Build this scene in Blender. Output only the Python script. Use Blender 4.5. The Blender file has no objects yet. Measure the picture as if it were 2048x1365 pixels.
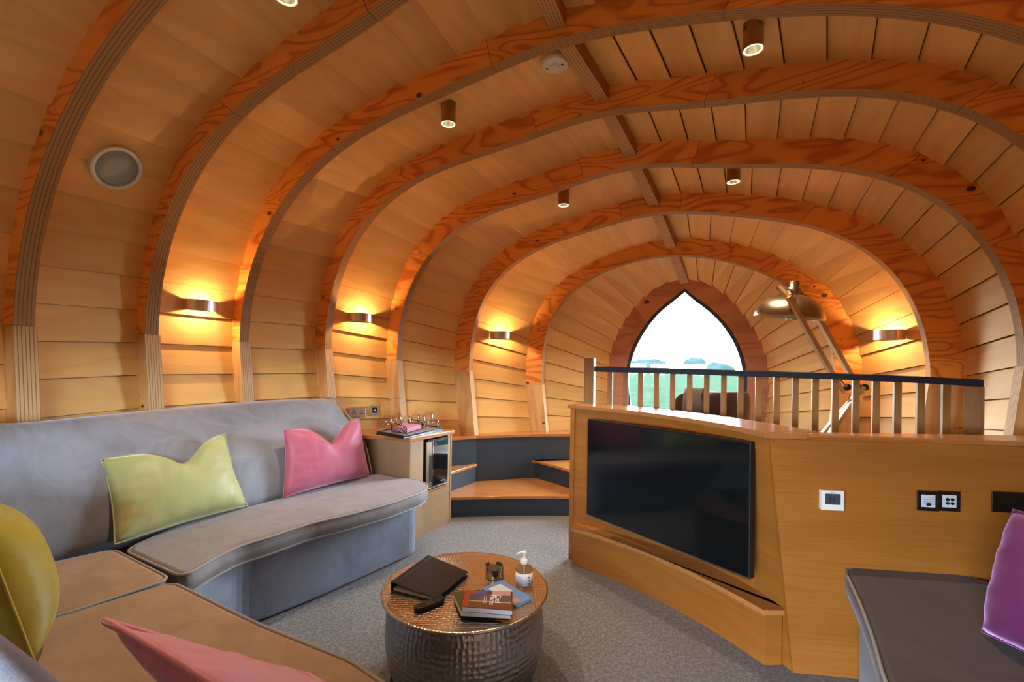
import bpy, bmesh, math, random
import numpy as np
from mathutils import Vector, Matrix
random.seed(7); rng = np.random.default_rng(5)
sc = bpy.context.scene
COL = sc.collection

# ---------------------------------------------------------------- camera
F = 910.0; EYE = 1.32; CY = 733.0; ROLL = math.radians(0.8)
cd = bpy.data.cameras.new('camera'); cam = bpy.data.objects.new('camera', cd); COL.objects.link(cam)
cd.sensor_width = 36; cd.lens = F*36/2048; cd.shift_y = (CY-682.5)/2048; cd.clip_start = 0.02; cd.clip_end = 1000
cr, sr = math.cos(ROLL), math.sin(ROLL)
cam.matrix_world = Matrix(((cr, -sr, 0, 0), (0, 0, -1, 0), (sr, cr, 0, EYE), (0, 0, 0, 1)))
sc.camera = cam
# ---------------------------------------------------------------- world, daylight, exposure
w = bpy.data.worlds.new('overcast'); sc.world = w; w.use_nodes = True
nt = w.node_tree; nt.nodes.clear()
out = nt.nodes.new('ShaderNodeOutputWorld'); bg = nt.nodes.new('ShaderNodeBackground')
tc = nt.nodes.new('ShaderNodeTexCoord'); sp = nt.nodes.new('ShaderNodeSeparateXYZ'); rp = nt.nodes.new('ShaderNodeValToRGB')
nt.links.new(tc.outputs['Generated'], sp.inputs[0]); nt.links.new(sp.outputs[2], rp.inputs[0])
rp.color_ramp.elements[0].color = (0.80, 0.90, 0.98, 1); rp.color_ramp.elements[0].position = 0.0
rp.color_ramp.elements[1].color = (0.74, 0.85, 1.0, 1); rp.color_ramp.elements[1].position = 0.5
nt.links.new(rp.outputs[0], bg.inputs[0]); bg.inputs[1].default_value = 30.0
nt.links.new(bg.outputs[0], out.inputs[0])
sc.view_settings.view_transform = 'Standard'; sc.view_settings.look = 'None'
sc.view_settings.gamma = 1.0; sc.view_settings.use_curve_mapping = False
sc.view_settings.exposure = 1.08
sc.cycles.max_bounces = 10; sc.cycles.diffuse_bounces = 6; sc.cycles.transmission_bounces = 8; sc.cycles.transparent_max_bounces = 12
sc.cycles.sample_clamp_indirect = 6.0; sc.cycles.caustics_reflective = False; sc.cycles.caustics_refractive = False
LAMP_W = 1.9      # scale of all the warm lamps

# ---------------------------------------------------------------- pixel <-> place
def derot(px, py):
    x = px-1024.0; y = py-CY
    return x*cr+y*sr, -x*sr+y*cr
def G(px, py, z):
    x, y = derot(px, py); Y = (EYE-z)*F/y
    return (x/F*Y, Y)
def G3(px, py, z):
    p = G(px, py, z); return (p[0], p[1], z)
def P3(px, py, Y):
    x, y = derot(px, py); return (x/F*Y, Y, EYE-y/F*Y)

# ---------------------------------------------------------------- materials
def newmat(name):
    m = bpy.data.materials.new(name); m.use_nodes = True
    n = m.node_tree; b = n.nodes['Principled BSDF']
    return m, n, b
def N(n, t, **k):
    x = n.nodes.new(t)
    for a, v in k.items(): setattr(x, a, v)
    return x
def plain(name, col, rough=.5, metal=0, spec=.5, sheen=0, coat=0, emit=None, estr=0, alpha=1, trans=0, ior=1.45, aniso=0):
    m, n, b = newmat(name)
    b.inputs['Base Color'].default_value = (*col, 1); b.inputs['Roughness'].default_value = rough
    b.inputs['Metallic'].default_value = metal; b.inputs['Specular IOR Level'].default_value = spec
    b.inputs['Sheen Weight'].default_value = sheen; b.inputs['Coat Weight'].default_value = coat
    b.inputs['Transmission Weight'].default_value = trans; b.inputs['IOR'].default_value = ior
    b.inputs['Anisotropic'].default_value = aniso
    if emit: b.inputs['Emission Color'].default_value = (*emit, 1); b.inputs['Emission Strength'].default_value = estr
    return m
def math_(n, op, a, b=None, c=None):
    x = N(n, 'ShaderNodeMath', operation=op)
    for i, v in enumerate((a, b, c)):
        if v is None: continue
        if isinstance(v, (int, float)): x.inputs[i].default_value = v
        else: n.links.new(v, x.inputs[i])
    return x.outputs[0]
def mixc(n, fac, a, b, typ='MIX'):
    x = N(n, 'ShaderNodeMix', data_type='RGBA', blend_type=typ)
    for i, v in ((0, fac), (6, a), (7, b)):
        if isinstance(v, (int, float)): x.inputs[i].default_value = v
        elif isinstance(v, tuple): x.inputs[i].default_value = (*v, 1)
        else: n.links.new(v, x.inputs[i])
    return x.outputs[2]
def ramp(n, src, stops):
    r = N(n, 'ShaderNodeValToRGB'); e = r.color_ramp.elements
    while len(e) < len(stops): e.new(.5)
    for q, (p, c) in zip(e, stops):
        q.position = p; q.color = (*c, 1) if len(c) == 3 else c
    n.links.new(src, r.inputs[0]); return r.outputs[0]
def noise(n, vec, scale, detail=3, rough=.5, dist=0, dim='3D', out=0):
    x = N(n, 'ShaderNodeTexNoise', noise_dimensions=dim); x.inputs['Scale'].default_value = scale
    x.inputs['Detail'].default_value = detail; x.inputs['Roughness'].default_value = rough; x.inputs['Distortion'].default_value = dist
    n.links.new(vec, x.inputs['Vector']); return x.outputs[out]
def mapv(n, src, scale=(1, 1, 1), loc=None, randomize=False, rot=(0, 0, 0)):
    m = N(n, 'ShaderNodeMapping'); m.inputs['Scale'].default_value = scale; m.inputs['Rotation'].default_value = rot
    if loc: m.inputs['Location'].default_value = loc
    if randomize:
        oi = N(n, 'ShaderNodeObjectInfo'); cx = N(n, 'ShaderNodeCombineXYZ')
        n.links.new(math_(n, 'MULTIPLY', oi.outputs['Random'], 37.0), cx.inputs[0])
        n.links.new(math_(n, 'MULTIPLY', oi.outputs['Random'], 91.0), cx.inputs[1])
        a = N(n, 'ShaderNodeVectorMath', operation='ADD'); n.links.new(src, a.inputs[0]); n.links.new(cx.outputs[0], a.inputs[1]); src = a.outputs[0]
    n.links.new(src, m.inputs[0]); return m.outputs[0]
def bump(n, b, h, strength=.3, dist=.01):
    x = N(n, 'ShaderNodeBump'); x.inputs['Strength'].default_value = strength; x.inputs['Distance'].default_value = dist
    n.links.new(h, x.inputs['Height']); n.links.new(x.outputs[0], b.inputs['Normal'])
def wood(name, light, dark, coord='UV', scale=(1, 1, 1), freq=9.0, nscale=1.2, line=.5, streak=.25, rough=.5, knots=0, rnd=True, vary=.12, coat=0, thin=2.5, fs=(3, 60, 60), spec=.5, knotcol=(.10, .03, .008)):
    """figured wood: contour-line grain + fine streaks + per-piece tone + knots"""
    m, n, b = newmat(name)
    t = N(n, 'ShaderNodeTexCoord'); src = t.outputs[coord]
    v = mapv(n, src, scale, randomize=rnd)
    a = noise(n, v, nscale, 2, .45, .6)
    s = math_(n, 'SINE', math_(n, 'MULTIPLY', a, freq*6.283))
    s = math_(n, 'MULTIPLY_ADD', s, .5, .5)
    s = math_(n, 'POWER', s, thin)
    fine = noise(n, mapv(n, src, (scale[0]*fs[0], scale[1]*fs[1], scale[2]*fs[2]), randomize=rnd), 1.0, 3, .6)
    blot = noise(n, v, nscale*.7, 2)
    f = math_(n, 'ADD', math_(n, 'MULTIPLY', s, line), math_(n, 'MULTIPLY', fine, streak))
    col = mixc(n, f, light, dark)
    oi = N(n, 'ShaderNodeObjectInfo')
    val = math_(n, 'ADD', math_(n, 'MULTIPLY_ADD', oi.outputs['Random'], vary*2, 1-vary), math_(n, 'MULTIPLY_ADD', blot, .24, -.12))
    hs = N(n, 'ShaderNodeHueSaturation'); n.links.new(val, hs.inputs['Value']); n.links.new(col, hs.inputs['Color'])
    col = hs.outputs[0]
    if knots:
        kv = N(n, 'ShaderNodeTexVoronoi'); kv.inputs['Scale'].default_value = knots
        n.links.new(mapv(n, src, (.9, 1.3, 1), randomize=rnd), kv.inputs['Vector'])
        sp_ = N(n, 'ShaderNodeSeparateColor'); n.links.new(kv.outputs['Color'], sp_.inputs[0])
        rad = math_(n, 'MULTIPLY', math_(n, 'SUBTRACT', sp_.outputs[0], .15), .14)
        k = math_(n, 'LESS_THAN', kv.outputs['Distance'], rad)
        halo = math_(n, 'MULTIPLY', math_(n, 'LESS_THAN', kv.outputs['Distance'], math_(n, 'MULTIPLY', rad, 1.5)), .35)
        col = mixc(n, halo, col, dark); col = mixc(n, k, col, knotcol)
    n.links.new(col, b.inputs['Base Color']); b.inputs['Roughness'].default_value = rough
    b.inputs['Coat Weight'].default_value = coat; b.inputs['Coat Roughness'].default_value = .15
    b.inputs['Specular IOR Level'].default_value = spec
    bump(n, b, f, .12, .002)
    return m
M = {}
M['birch'] = wood('birch ply board', (.82, .47, .145), (.63, .31, .075), scale=(1.3, 6, 1), freq=2.5, nscale=1.1, line=.30, streak=.30, rough=.55, knots=0, vary=.09)
M['ribface'] = wood('pine ply rib face', (.92, .37, .065), (.55, .125, .018), scale=(1.0, 3.6, 1), freq=11, nscale=1.05, thin=4.0, line=.72, streak=.22, rough=.45, knots=5.5, vary=.10)
M['footface'] = wood('pale pine ply', (.72, .44, .18), (.50, .20, .05), scale=(6.5, 1.0, 1), freq=3, nscale=.9, line=.5, streak=.25, rough=.5, knots=5, vary=.08)
M['batten'] = wood('dark stained batten', (.40, .125, .03), (.24, .06, .014), scale=(1.0, 7, 1), freq=4, line=.4, rough=.4)
M['surround'] = wood('redwood ply surround', (.62, .27, .12), (.38, .13, .05), scale=(1.0, 4.2, 1), freq=4, nscale=1.1, line=.55, streak=.3, rough=.5, knots=4)
def plymat(name, c1, c2, layers=8):
    m, n, b = newmat(name); t = N(n, 'ShaderNodeTexCoord'); s = N(n, 'ShaderNodeSeparateXYZ')
    n.links.new(t.outputs['UV'], s.inputs[0])
    nz = noise(n, mapv(n, t.outputs['UV'], (2.5, 26, 1), randomize=True), 1.0, 3)
    vv = math_(n, 'MULTIPLY_ADD', nz, .035, s.outputs[1])
    st = math_(n, 'FRACT', math_(n, 'MULTIPLY', vv, layers))
    st = math_(n, 'COMPARE', st, .12, .13)
    fine = noise(n, mapv(n, t.outputs['UV'], (6, 160, 1), randomize=True), 1.0, 4, .7)
    f = math_(n, 'ADD', math_(n, 'MULTIPLY', st, .62), math_(n, 'MULTIPLY', fine, .45))
    n.links.new(mixc(n, f, c1, c2), b.inputs['Base Color']); b.inputs['Roughness'].default_value = .6
    bump(n, b, f, .3, .003); return m
M['ply'] = plymat('rib ply edge', (.46, .235, .08), (.15, .056, .014), 5)
M['plyfoot'] = plymat('foot ply edge', (.74, .47, .22), (.19, .075, .025), 6)
M['battenply'] = plymat('batten ply edge', (.60, .34, .14), (.24, .08, .02), 5)
M['oak'] = wood('oak veneer', (.43, .165, .028), (.21, .062, .008), coord='Object', scale=(1.1, 1.1, 7), fs=(2.5, 2.5, 22), freq=3, nscale=1.0, line=.15, streak=.75, rough=.42, spec=.35, rnd=False, vary=0, coat=.15)
M['oaktop'] = wood('oiled oak worktop', (.46, .19, .06), (.31, .11, .03), coord='Object', scale=(1.6, 5, 5), freq=3, nscale=1.0, line=.25, streak=.4, rough=.26, rnd=False, vary=0, coat=.3)
M['greyoak'] = wood('pale oak cabinet', (.40, .25, .135), (.24, .14, .07), coord='Object', scale=(1.2, 1.2, 9), fs=(2.5, 2.5, 16), freq=2, nscale=1.0, line=.15, streak=.5, rough=.4, rnd=False, vary=0)
M['greyoakv'] = wood('pale oak upright grain', (.40, .27, .16), (.29, .18, .10), coord='Object', scale=(9, 9, 1.2), fs=(9, 9, 2), freq=2, nscale=1.0, line=.15, streak=.5, rough=.4, rnd=False, vary=0)
M['tread'] = wood('oak stair tread', (.50, .22, .06), (.34, .12, .028), coord='Object', scale=(2.0, 6, 5), freq=4, nscale=1.0, line=.3, streak=.35, rough=.25, rnd=False, vary=0, coat=.6)
M['baluster'] = wood('oak baluster', (.34, .18, .065), (.20, .095, .03), coord='Object', spec=.15, fs=(8, 8, 2), scale=(9, 9, 1.1), freq=3, line=.3, rough=.45, rnd=False, vary=.05)
M['lampwood'] = wood('ash lamp arm', (.62, .38, .17), (.46, .25, .09), coord='Object', scale=(6, 6, 1), freq=2, line=.2, rough=.45, rnd=False, vary=0)
M['slate'] = plain('slate blue paint', (.030, .045, .065), .55)
M['railpaint'] = plain('navy rail paint', (.022, .034, .060), .5, spec=.2)
M['white'] = plain('white plastic', (.80, .80, .80), .35)
M['winframe'] = plain('dark grey window frame', (.045, .055, .07), .45)
M['black'] = plain('black plastic', (.010, .010, .011), .4, spec=.3)
M['tvglass'] = plain('switched-off screen', (.004, .005, .006), .10, spec=.5)
M['steel'] = plain('brushed steel', (.80, .79, .78), .25, 1, aniso=.3)
M['bronze'] = plain('brushed bronze nickel', (.42, .33, .24), .32, 1, aniso=.4)
M['chrome'] = plain('polished steel', (.72, .71, .70), .10, 1)
M['plate'] = plain('black nickel plate', (.10, .085, .075), .25, .9)
M['satinplate'] = plain('satin steel plate', (.45, .38, .32), .35, .8)
M['leather'] = plain('dark brown leather', (.045, .020, .014), .38)
M['paper'] = plain('paper', (.78, .80, .86), .7)
M['wire'] = plain('black iron wire', (.02, .016, .014), .5, .6)
M['napkin'] = plain('pink paper napkin', (.62, .30, .45), .85)
M['cord'] = plain('dark cord', (.10, .09, .08), .6)
M['lcd'] = plain('grey lcd', (.055, .065, .08), .3)
M['inlay'] = plain('pale socket inlay', (.62, .66, .78), .4)
M['lacquer'] = plain('dark lacquer', (.02, .02, .024), .18)
M['traytop'] = plain('grey tray lining', (.26, .24, .23), .3)
M['fabricin'] = plain('speaker grille', (.31, .34, .33), .8)
M['ring'] = plain('off-white ring', (.64, .64, .60), .5)
M['smoke'] = plain('white alarm plastic', (.66, .62, .56), .45)
M['glow'] = plain('lamp glow', (1, .8, .5), .5, emit=(1, .62, .28), estr=18)
M['led'] = plain('downlight diode', (1, .9, .7), .5, emit=(1, .93, .72), estr=40)
M['lens'] = plain('downlight rim', (.9, .85, .6), .3, emit=(1, .93, .62), estr=.9)
M['reflector'] = plain('reflector cup', (.8, .75, .6), .22, 1)
def glassmat(name, tint=(1, 1, 1), rough=0.0):
    m, n, b = newmat(name); n.nodes.remove(b)
    o = n.nodes['Material Output']; g = N(n, 'ShaderNodeBsdfGlossy'); g.inputs['Roughness'].default_value = .03
    t = N(n, 'ShaderNodeBsdfTransparent'); t.inputs[0].default_value = (*tint, 1)
    fr0 = N(n, 'ShaderNodeLayerWeight'); fr0.inputs[0].default_value = .5; fr = N(n, 'ShaderNodeMath', operation='MULTIPLY_ADD'); fr.inputs[1].default_value = .9; fr.inputs[2].default_value = .05; fp = N(n, 'ShaderNodeMath', operation='POWER'); fp.inputs[1].default_value = 3.0; n.links.new(fr0.outputs['Facing'], fp.inputs[0]); n.links.new(fp.outputs[0], fr.inputs[0]); mx = N(n, 'ShaderNodeMixShader')
    n.links.new(fr.outputs[0], mx.inputs[0]); n.links.new(t.outputs[0], mx.inputs[1]); n.links.new(g.outputs[0], mx.inputs[2])
    n.links.new(mx.outputs[0], o.inputs[0]); return m
M['pane'] = glassmat('window glass', (.97, .99, .98))
M['glass'] = glassmat('drinking glass', (.97, .97, .98))
M['gel'] = glassmat('clear gel bottle', (.86, .88, .90))
def velvet(name, col, dark, sheen=.5, tint=(.8, .85, 1), sc_=6, rough=.6, crush=.5):
    m, n, b = newmat(name); t = N(n, 'ShaderNodeTexCoord'); v = t.outputs['Object']
    a = noise(n, mapv(n, v, (1, 1, .8)), sc_, 5, .65, .8); c = noise(n, v, 1.6, 2)
    f = ramp(n, math_(n, 'ADD', math_(n, 'MULTIPLY', a, .7), math_(n, 'MULTIPLY', c, .3)), [(.37, (0, 0, 0)), (.60, (1, 1, 1))])
    n.links.new(mixc(n, math_(n, 'MULTIPLY', f, crush), dark, col) if False else mixc(n, f, mixc(n, crush, col, dark), col), b.inputs['Base Color'])
    b.inputs['Roughness'].default_value = rough; b.inputs['Sheen Weight'].default_value = sheen
    b.inputs['Sheen Tint'].default_value = (*tint, 1); b.inputs['Sheen Roughness'].default_value = .35
    b.inputs['Specular IOR Level'].default_value = .3
    fz = noise(n, v, 260, 2); bump(n, b, math_(n, 'ADD', math_(n, 'MULTIPLY', fz, .25), a), .22, .006); return m
M['velvet'] = velvet('grey blue velvet', (.24, .268, .35), (.11, .11, .125), .5)
M['velvetsheen'] = velvet('seat velvet with painted sheen', (.25, .225, .235), (.12, .095, .092), .45)  # same fabric as the backrest, warm sheen mixed into the colour
M['velvetwarmsheen'] = velvet('seat velvet with painted warm sheen', (.36, .235, .155), (.20, .115, .07), .3, (1, .85, .7))  # same fabric again, stronger warm sheen painted in for corner and near seats
M['piping'] = plain('grey piping', (.26, .24, .23), .6, sheen=.3)
M['green'] = velvet('pale green velvet', (.46, .48, .25), (.20, .25, .055), .6, (.95, 1, .8), 3, .45, .5)
M['mustard'] = velvet('olive mustard velvet', (.36, .29, .035), (.19, .15, .012), .4, (1, .95, .5), 3, .5, .5)
M['pink'] = velvet('dusty pink velvet', (.52, .16, .26), (.34, .045, .11), .6, (1, .75, .95), 3, .45, .5)
M['purple'] = velvet('plum velvet', (.15, .03, .125), (.075, .008, .045), .6, (.85, .5, 1), 4, .45, .6)
def carpetmat():
    m, n, b = newmat('grey fleck carpet'); t = N(n, 'ShaderNodeTexCoord'); v = t.outputs['Object']
    a = noise(n, v, 150, 3, .85); c = noise(n, v, 55, 3, .7)
    n.links.new(ramp(n, math_(n, 'ADD', math_(n, 'MULTIPLY', a, .6), math_(n, 'MULTIPLY', c, .4)), [(.38, (.055, .053, .058)), (.5, (.155, .150, .162)), (.60, (.33, .325, .345))]), b.inputs['Base Color'])
    b.inputs['Roughness'].default_value = .95; b.inputs['Sheen Weight'].default_value = .3
    bump(n, b, a, .8, .01); return m
M['carpet'] = carpetmat()
def hammered(name, coord='UV', scale=1.0, col=(.50, .44, .38), rough=.30, s=.7):
    m, n, b = newmat(name); t = N(n, 'ShaderNodeTexCoord')
    v = N(n, 'ShaderNodeTexVoronoi', feature='SMOOTH_F1'); v.inputs['Scale'].default_value = scale; v.inputs['Randomness'].default_value = .35
    v.inputs['Smoothness'].default_value = .25
    n.links.new(t.outputs[coord], v.inputs['Vector'])
    b.inputs['Base Color'].default_value = (*col, 1); b.inputs['Metallic'].default_value = 1; b.inputs['Roughness'].default_value = rough
    bump(n, b, v.outputs['Distance'], s, .006); return m
M['hamside'] = hammered('hammered pewter side', scale=1.0, col=(.34, .31, .29), rough=.34, s=.9)
M['hamtop'] = hammered('hammered pewter top', scale=1.0, col=(.60, .50, .40), rough=.27, s=.45)
def fieldmat():
    m, n, b = newmat('meadow'); t = N(n, 'ShaderNodeTexCoord')
    a = noise(n, t.outputs['Object'], .9, 6, .75)
    n.links.new(ramp(n, a, [(.35, (.006, .0135, .0075)), (.6, (.0115, .0195, .013))]), b.inputs['Base Color']); b.inputs['Roughness'].default_value = 1; b.inputs['Specular IOR Level'].default_value = 0
    return m
M['field'] = fieldmat()
M['trees'] = plain('hazy distant trees', (.0105, .0185, .019), .95, spec=0)

# ---------------------------------------------------------------- object helpers
def tag(o, label=None, cat=None, group=None, kind=None):
    if label: o['label'] = label
    if cat: o['category'] = cat
    if group: o['group'] = group
    if kind: o['kind'] = kind
    return o
def empty(name, loc, label=None, cat=None, group=None, kind=None):
    o = bpy.data.objects.new(name, None); COL.objects.link(o); o.location = loc; o.empty_display_size = .1
    return tag(o, label, cat, group, kind)
def base_of(p):
    v = Vector((0, 0, 0))
    while p is not None: v += Vector(p.location); p = p.parent
    return v
def mk(name, verts, faces, mat, parent=None, uvs=None, smooth=False, fix=True, loc=None, bevel=0, mats=None, fmat=None, seg=2):
    """one mesh object from world-space vertices; loc = its own origin"""
    me = bpy.data.meshes.new(name)
    b = base_of(parent) if loc is None else Vector(loc)
    me.from_pydata([(v[0]-b.x, v[1]-b.y, v[2]-b.z) for v in verts], [], faces)
    if fix:
        bm = bmesh.new(); bm.from_mesh(me); bmesh.ops.recalc_face_normals(bm, faces=bm.faces); bm.to_mesh(me); bm.free()
    if uvs is not None:
        ul = me.uv_layers.new(name='UVMap')
        for p in me.polygons:
            for li in p.loop_indices: ul.data[li].uv = uvs[me.loops[li].vertex_index]
    for m in (mats or [mat]): me.materials.append(m)
    if fmat:
        for p, k in zip(me.polygons, fmat): p.material_index = k
    if smooth:
        for p in me.polygons: p.use_smooth = True
    o = bpy.data.objects.new(name, me); COL.objects.link(o)
    if loc is not None: o.location = Vector(loc) - (base_of(parent) if parent else Vector())
    if parent is not None: o.parent = parent
    if bevel:
        bv = o.modifiers.new('b', 'BEVEL'); bv.width = bevel; bv.segments = seg; bv.limit_method = 'ANGLE'; bv.angle_limit = math.radians(35)
    return o
class MB:
    def __init__(s): s.v = []; s.f = []; s.uv = []
    def add(s, v, f, uv=None):
        k = len(s.v); s.v += [tuple(p) for p in v]; s.f += [tuple(i+k for i in q) for q in f]; s.uv += list(uv) if uv else [(p[0], p[1]) for p in v]; return s
    def box(s, c, x, y, z):           # centre and three half-axis vectors
        c, x, y, z = map(Vector, (c, x, y, z))
        v = [c+x*i+y*j+z*k for i in (-1, 1) for j in (-1, 1) for k in (-1, 1)]
        return s.add(v, [(0, 1, 3, 2), (4, 6, 7, 5), (0, 4, 5, 1), (2, 3, 7, 6), (0, 2, 6, 4), (1, 5, 7, 3)])
    def bar(s, a, b, w, h, up=(0, 0, 1)):
        a, b = Vector(a), Vector(b); d = (b-a); L = d.length; d.normalize()
        x = d.cross(Vector(up)); x.normalize(); y = x.cross(d)
        return s.box((a+b)/2, d*L/2, x*w/2, y*h/2)
    def prism(s, pts, z0, z1):
        n = len(pts); v = [(p[0], p[1], z0) for p in pts]+[(p[0], p[1], z1) for p in pts]
        return s.add(v, [tuple(range(n))[::-1], tuple(range(n, 2*n))]+[(i, (i+1) % n, n+(i+1) % n, n+i) for i in range(n)])
    def tube(s, pts, r, n=8, closed=False):
        pts = [Vector(p) for p in pts]; m = len(pts); v = []; ref = None
        for i, p in enumerate(pts):
            a = pts[(i-1) % m] if (closed or i > 0) else p; b = pts[(i+1) % m] if (closed or i < m-1) else p
            d = (b-a); d = d.normalized() if d.length > 1e-9 else Vector((0, 0, 1))
            if ref is None: ref = d.orthogonal().normalized()
            x = (ref-d*ref.dot(d)); x = x.normalized() if x.length > 1e-6 else d.orthogonal().normalized(); ref = x; y = d.cross(x)
            rr = r[i] if isinstance(r, (list, tuple)) else r
            v += [p+x*math.cos(2*math.pi*k/n)*rr+y*math.sin(2*math.pi*k/n)*rr for k in range(n)]
        f = [(i*n+k, i*n+(k+1) % n, ((i+1) % m)*n+(k+1) % n, ((i+1) % m)*n+k) for i in range(m if closed else m-1) for k in range(n)]
        if not closed: f += [tuple(range(n))[::-1], tuple((m-1)*n+k for k in range(n))]
        return s.add(v, f)
    def lathe(s, prof, c=(0, 0, 0), n=24, axis=(0, 0, 1), uvk=None, capb=False, capt=False):
        c = Vector(c); d = Vector(axis).normalized(); x = d.orthogonal().normalized() if abs(d.z) < .999 else Vector((1, 0, 0)); y = d.cross(x); v = []; uv = []
        L = 0
        for j, (r, h) in enumerate(prof):
            if j: L += math.hypot(r-prof[j-1][0], h-prof[j-1][1])
            for k in range(n):
                a = 2*math.pi*k/n; v.append(c+x*math.cos(a)*r+y*math.sin(a)*r+d*h); uv.append((k/n, L))
        m = len(prof)
        f = [(j*n+k, j*n+(k+1) % n, (j+1)*n+(k+1) % n, (j+1)*n+k) for j in range(m-1) for k in range(n)]
        if capb: f.append(tuple(range(n))[::-1])
        if capt: f.append(tuple((m-1)*n+k for k in range(n)))
        return s.add(v, f, uv)
    def build(s, name, mat, parent=None, **k):
        return mk(name, s.v, s.f, mat, parent, **k)
def copy_tree(o, parent=None):
    c = o.copy(); COL.objects.link(c); c.parent = parent
    for ch in list(o.children): copy_tree(ch, c)
    return c
def text(name, body, loc, xdir, ydir, size, mat, parent, align='CENTER', ext=.0003):
    cu = bpy.data.curves.new(name, 'FONT'); cu.body = body; cu.size = size; cu.align_x = align; cu.align_y = 'CENTER'; cu.extrude = ext
    cu.materials.append(mat); o = bpy.data.objects.new(name, cu); COL.objects.link(o)
    x = Vector(xdir).normalized(); y = Vector(ydir); y = (y-x*y.dot(x)).normalized(); z = x.cross(y)
    p = Vector(loc)-base_of(parent)
    o.matrix_local = Matrix(((x.x, y.x, z.x, p.x), (x.y, y.y, z.y, p.y), (x.z, y.z, z.z, p.z), (0, 0, 0, 1)))
    o.parent = parent
    bpy.context.view_layer.update()
    me = bpy.data.meshes.new_from_object(o.evaluated_get(bpy.context.evaluated_depsgraph_get())); m2 = bpy.data.objects.new(name, me); COL.objects.link(m2)
    m2.parent = parent; m2.matrix_local = o.matrix_local.copy(); bpy.data.objects.remove(o); me.name = name
    return m2

# ================================================================ the ribs
PHI = math.radians(23); U = np.array((math.cos(PHI), -math.sin(PHI), 0)); A = np.array((math.sin(PHI), math.cos(PHI), 0)); ZV = np.array((0, 0, 1.))
CEN = {-2: (-1.16, -.45), -1: (-.86, .14), 0: (-.58, .72), 1: (-.30, 1.27), 2: (-.05, 1.80), 3: (.209, 2.332), 4: (.551, 2.890), 5: (.862, 3.382), 6: (1.179, 3.840), 7: (1.503, 4.333), 8: (1.805, 4.79)}
O={};I={}
O[1]=[(222,0),(191,48),(164,82),(133,133),(113,174),(87,219),(68,260),(56,308),(41,355),(31,393),(22,460),(14,542),(11,652)]
I[1]=[(287,0),(246,41),(212,89),(191,120),(154,164),(130,202),(106,246),(84,301),(68,342),(55,403),(46,457),(36,525),(33,594),(36,654)]
O[2]=[(670,0),(625,34),(581,72),(533,109),(485,154),(451,191),(417,222),(379,263),(359,297),(335,345),(313,393),(297,444),(290,481),(280,525),(274.5,583.5),(274.5,645),(277,672)]
I[2]=[(762,0),(690,50),(643,79),(581,126),(547,154),(499,198),(444,246),(410,284),(386,314),(362,355),(338,407),(325,445),(313,478),(304,515),(297,560),(295,611),(297,664)]
O[3]=[(1186,0),(1117,20.5),(1066,39),(1022,56),(960,82),(892,114.5),(834,143.5),(782.5,176),(731,202),(690,232),(649,267),(605,301),(581,328),(547,369),(519.5,417),(505,445),(489,484),(475,529),(469,577),(466.5,631),(472,683)]
I[3]=[(1604,0),(1553,3),(1450,13),(1360,22),(1329,27),(1261,41),(1193,58),(1124,82),(1056,106),(988,132),(919,159),(844,193),(782.5,226),(724,263),(690,287),(649,318),(605,352),(574,383),(547,422),(530,450),(516,474),(502,515),(492,560),(490,611),(490.5,679)]
O[4]=[(2048,138),(1963,128),(1861,120),(1758,118),(1655.6,118),(1553,123),(1450.5,133),(1380,143),(1319,152),(1261,164),(1210,175),(1158,190),(1090,208.5),(1015,236),(953,261),(885,290.5),(834,321),(782.5,352),(741.5,383),(707,420),(672,485),(649,539),(637,587),(631.6,645),(631.6,696)]
I[4]=[(2048,227),(1963,208.5),(1861,195),(1758,186),(1655.6,183),(1553,183),(1450.5,188),(1380,198),(1329,207),(1261,219),(1193,232),(1124,248),(1056,267),(987.6,290.5),(919,321),(851,355),(803,383),(758.6,417),(721,454.5),(696,493),(680,522),(665,563),(658,604),(654,645),(655.5,696)]
O[5]=[(2048,396.5),(1997.5,369),(1929,337),(1861,309),(1792,294),(1707,278.5),(1621.5,272),(1519,269),(1433.5,270),(1380,277),(1312,285),(1261,294),(1206,304),(1152,318),(1090,337),(1022,366),(970.5,390),(919,418),(880,450),(844,491),(817,522),(799.6,556),(786,590),(777,631),(774,679),(774,720)]
I[5]=[(2048,548),(2036,524),(2010,487),(1970.5,453),(1931,424),(1895,400),(1861,383),(1792,359),(1707,340),(1621.5,326),(1519,320),(1433.5,321),(1380,325),(1329,330),(1261,338),(1193,352),(1124,371),(1056,393),(987.6,422),(936,453),(919,465),(885,491),(858,519),(834,553),(817,587),(806.5,621),(800,659),(799.6,693),(803,718.5)]
O[6]=[(1931.7,753),(1931,685),(1924,648),(1912.5,613.5),(1891,574),(1867.6,542),(1838.6,511),(1799,474),(1765,450),(1720,429),(1655.6,410),(1587,399),(1519,388),(1433.5,382),(1348,386),(1309,393),(1227,407),(1165,424),(1120,442),(1083,460.5),(1039,481),(994,512),(967,539),(943,573),(926,607.5),(916,645),(910.7,686),(909.7,724),(912,744)]
I[6]=[(1857.6,753),(1859,711),(1856,677),(1846.5,642.5),(1831,608),(1807,569),(1778,534.5),(1746,508),(1700,480),(1638,458),(1553,437),(1519,431),(1450.5,425.5),(1380,424),(1295,431),(1233.7,441),(1175.6,457),(1107,484),(1056,508),(1015,539),(987.6,566.5),(967,597),(953,631),(943,672),(940,710),(942.5,741)]
O[7]=[(1724,782),(1725.7,747.6),(1725.7,706.6),(1714,665.6),(1693,624.6),(1666,590),(1638.5,559.6),(1594,530.6),(1553,512),(1491.5,491),(1423,477.6),(1348,477),(1285,486),(1227,507),(1158.5,537),(1124,560),(1090,597),(1069.6,638),(1057.6,679),(1051.5,724),(1052.5,768)]
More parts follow.
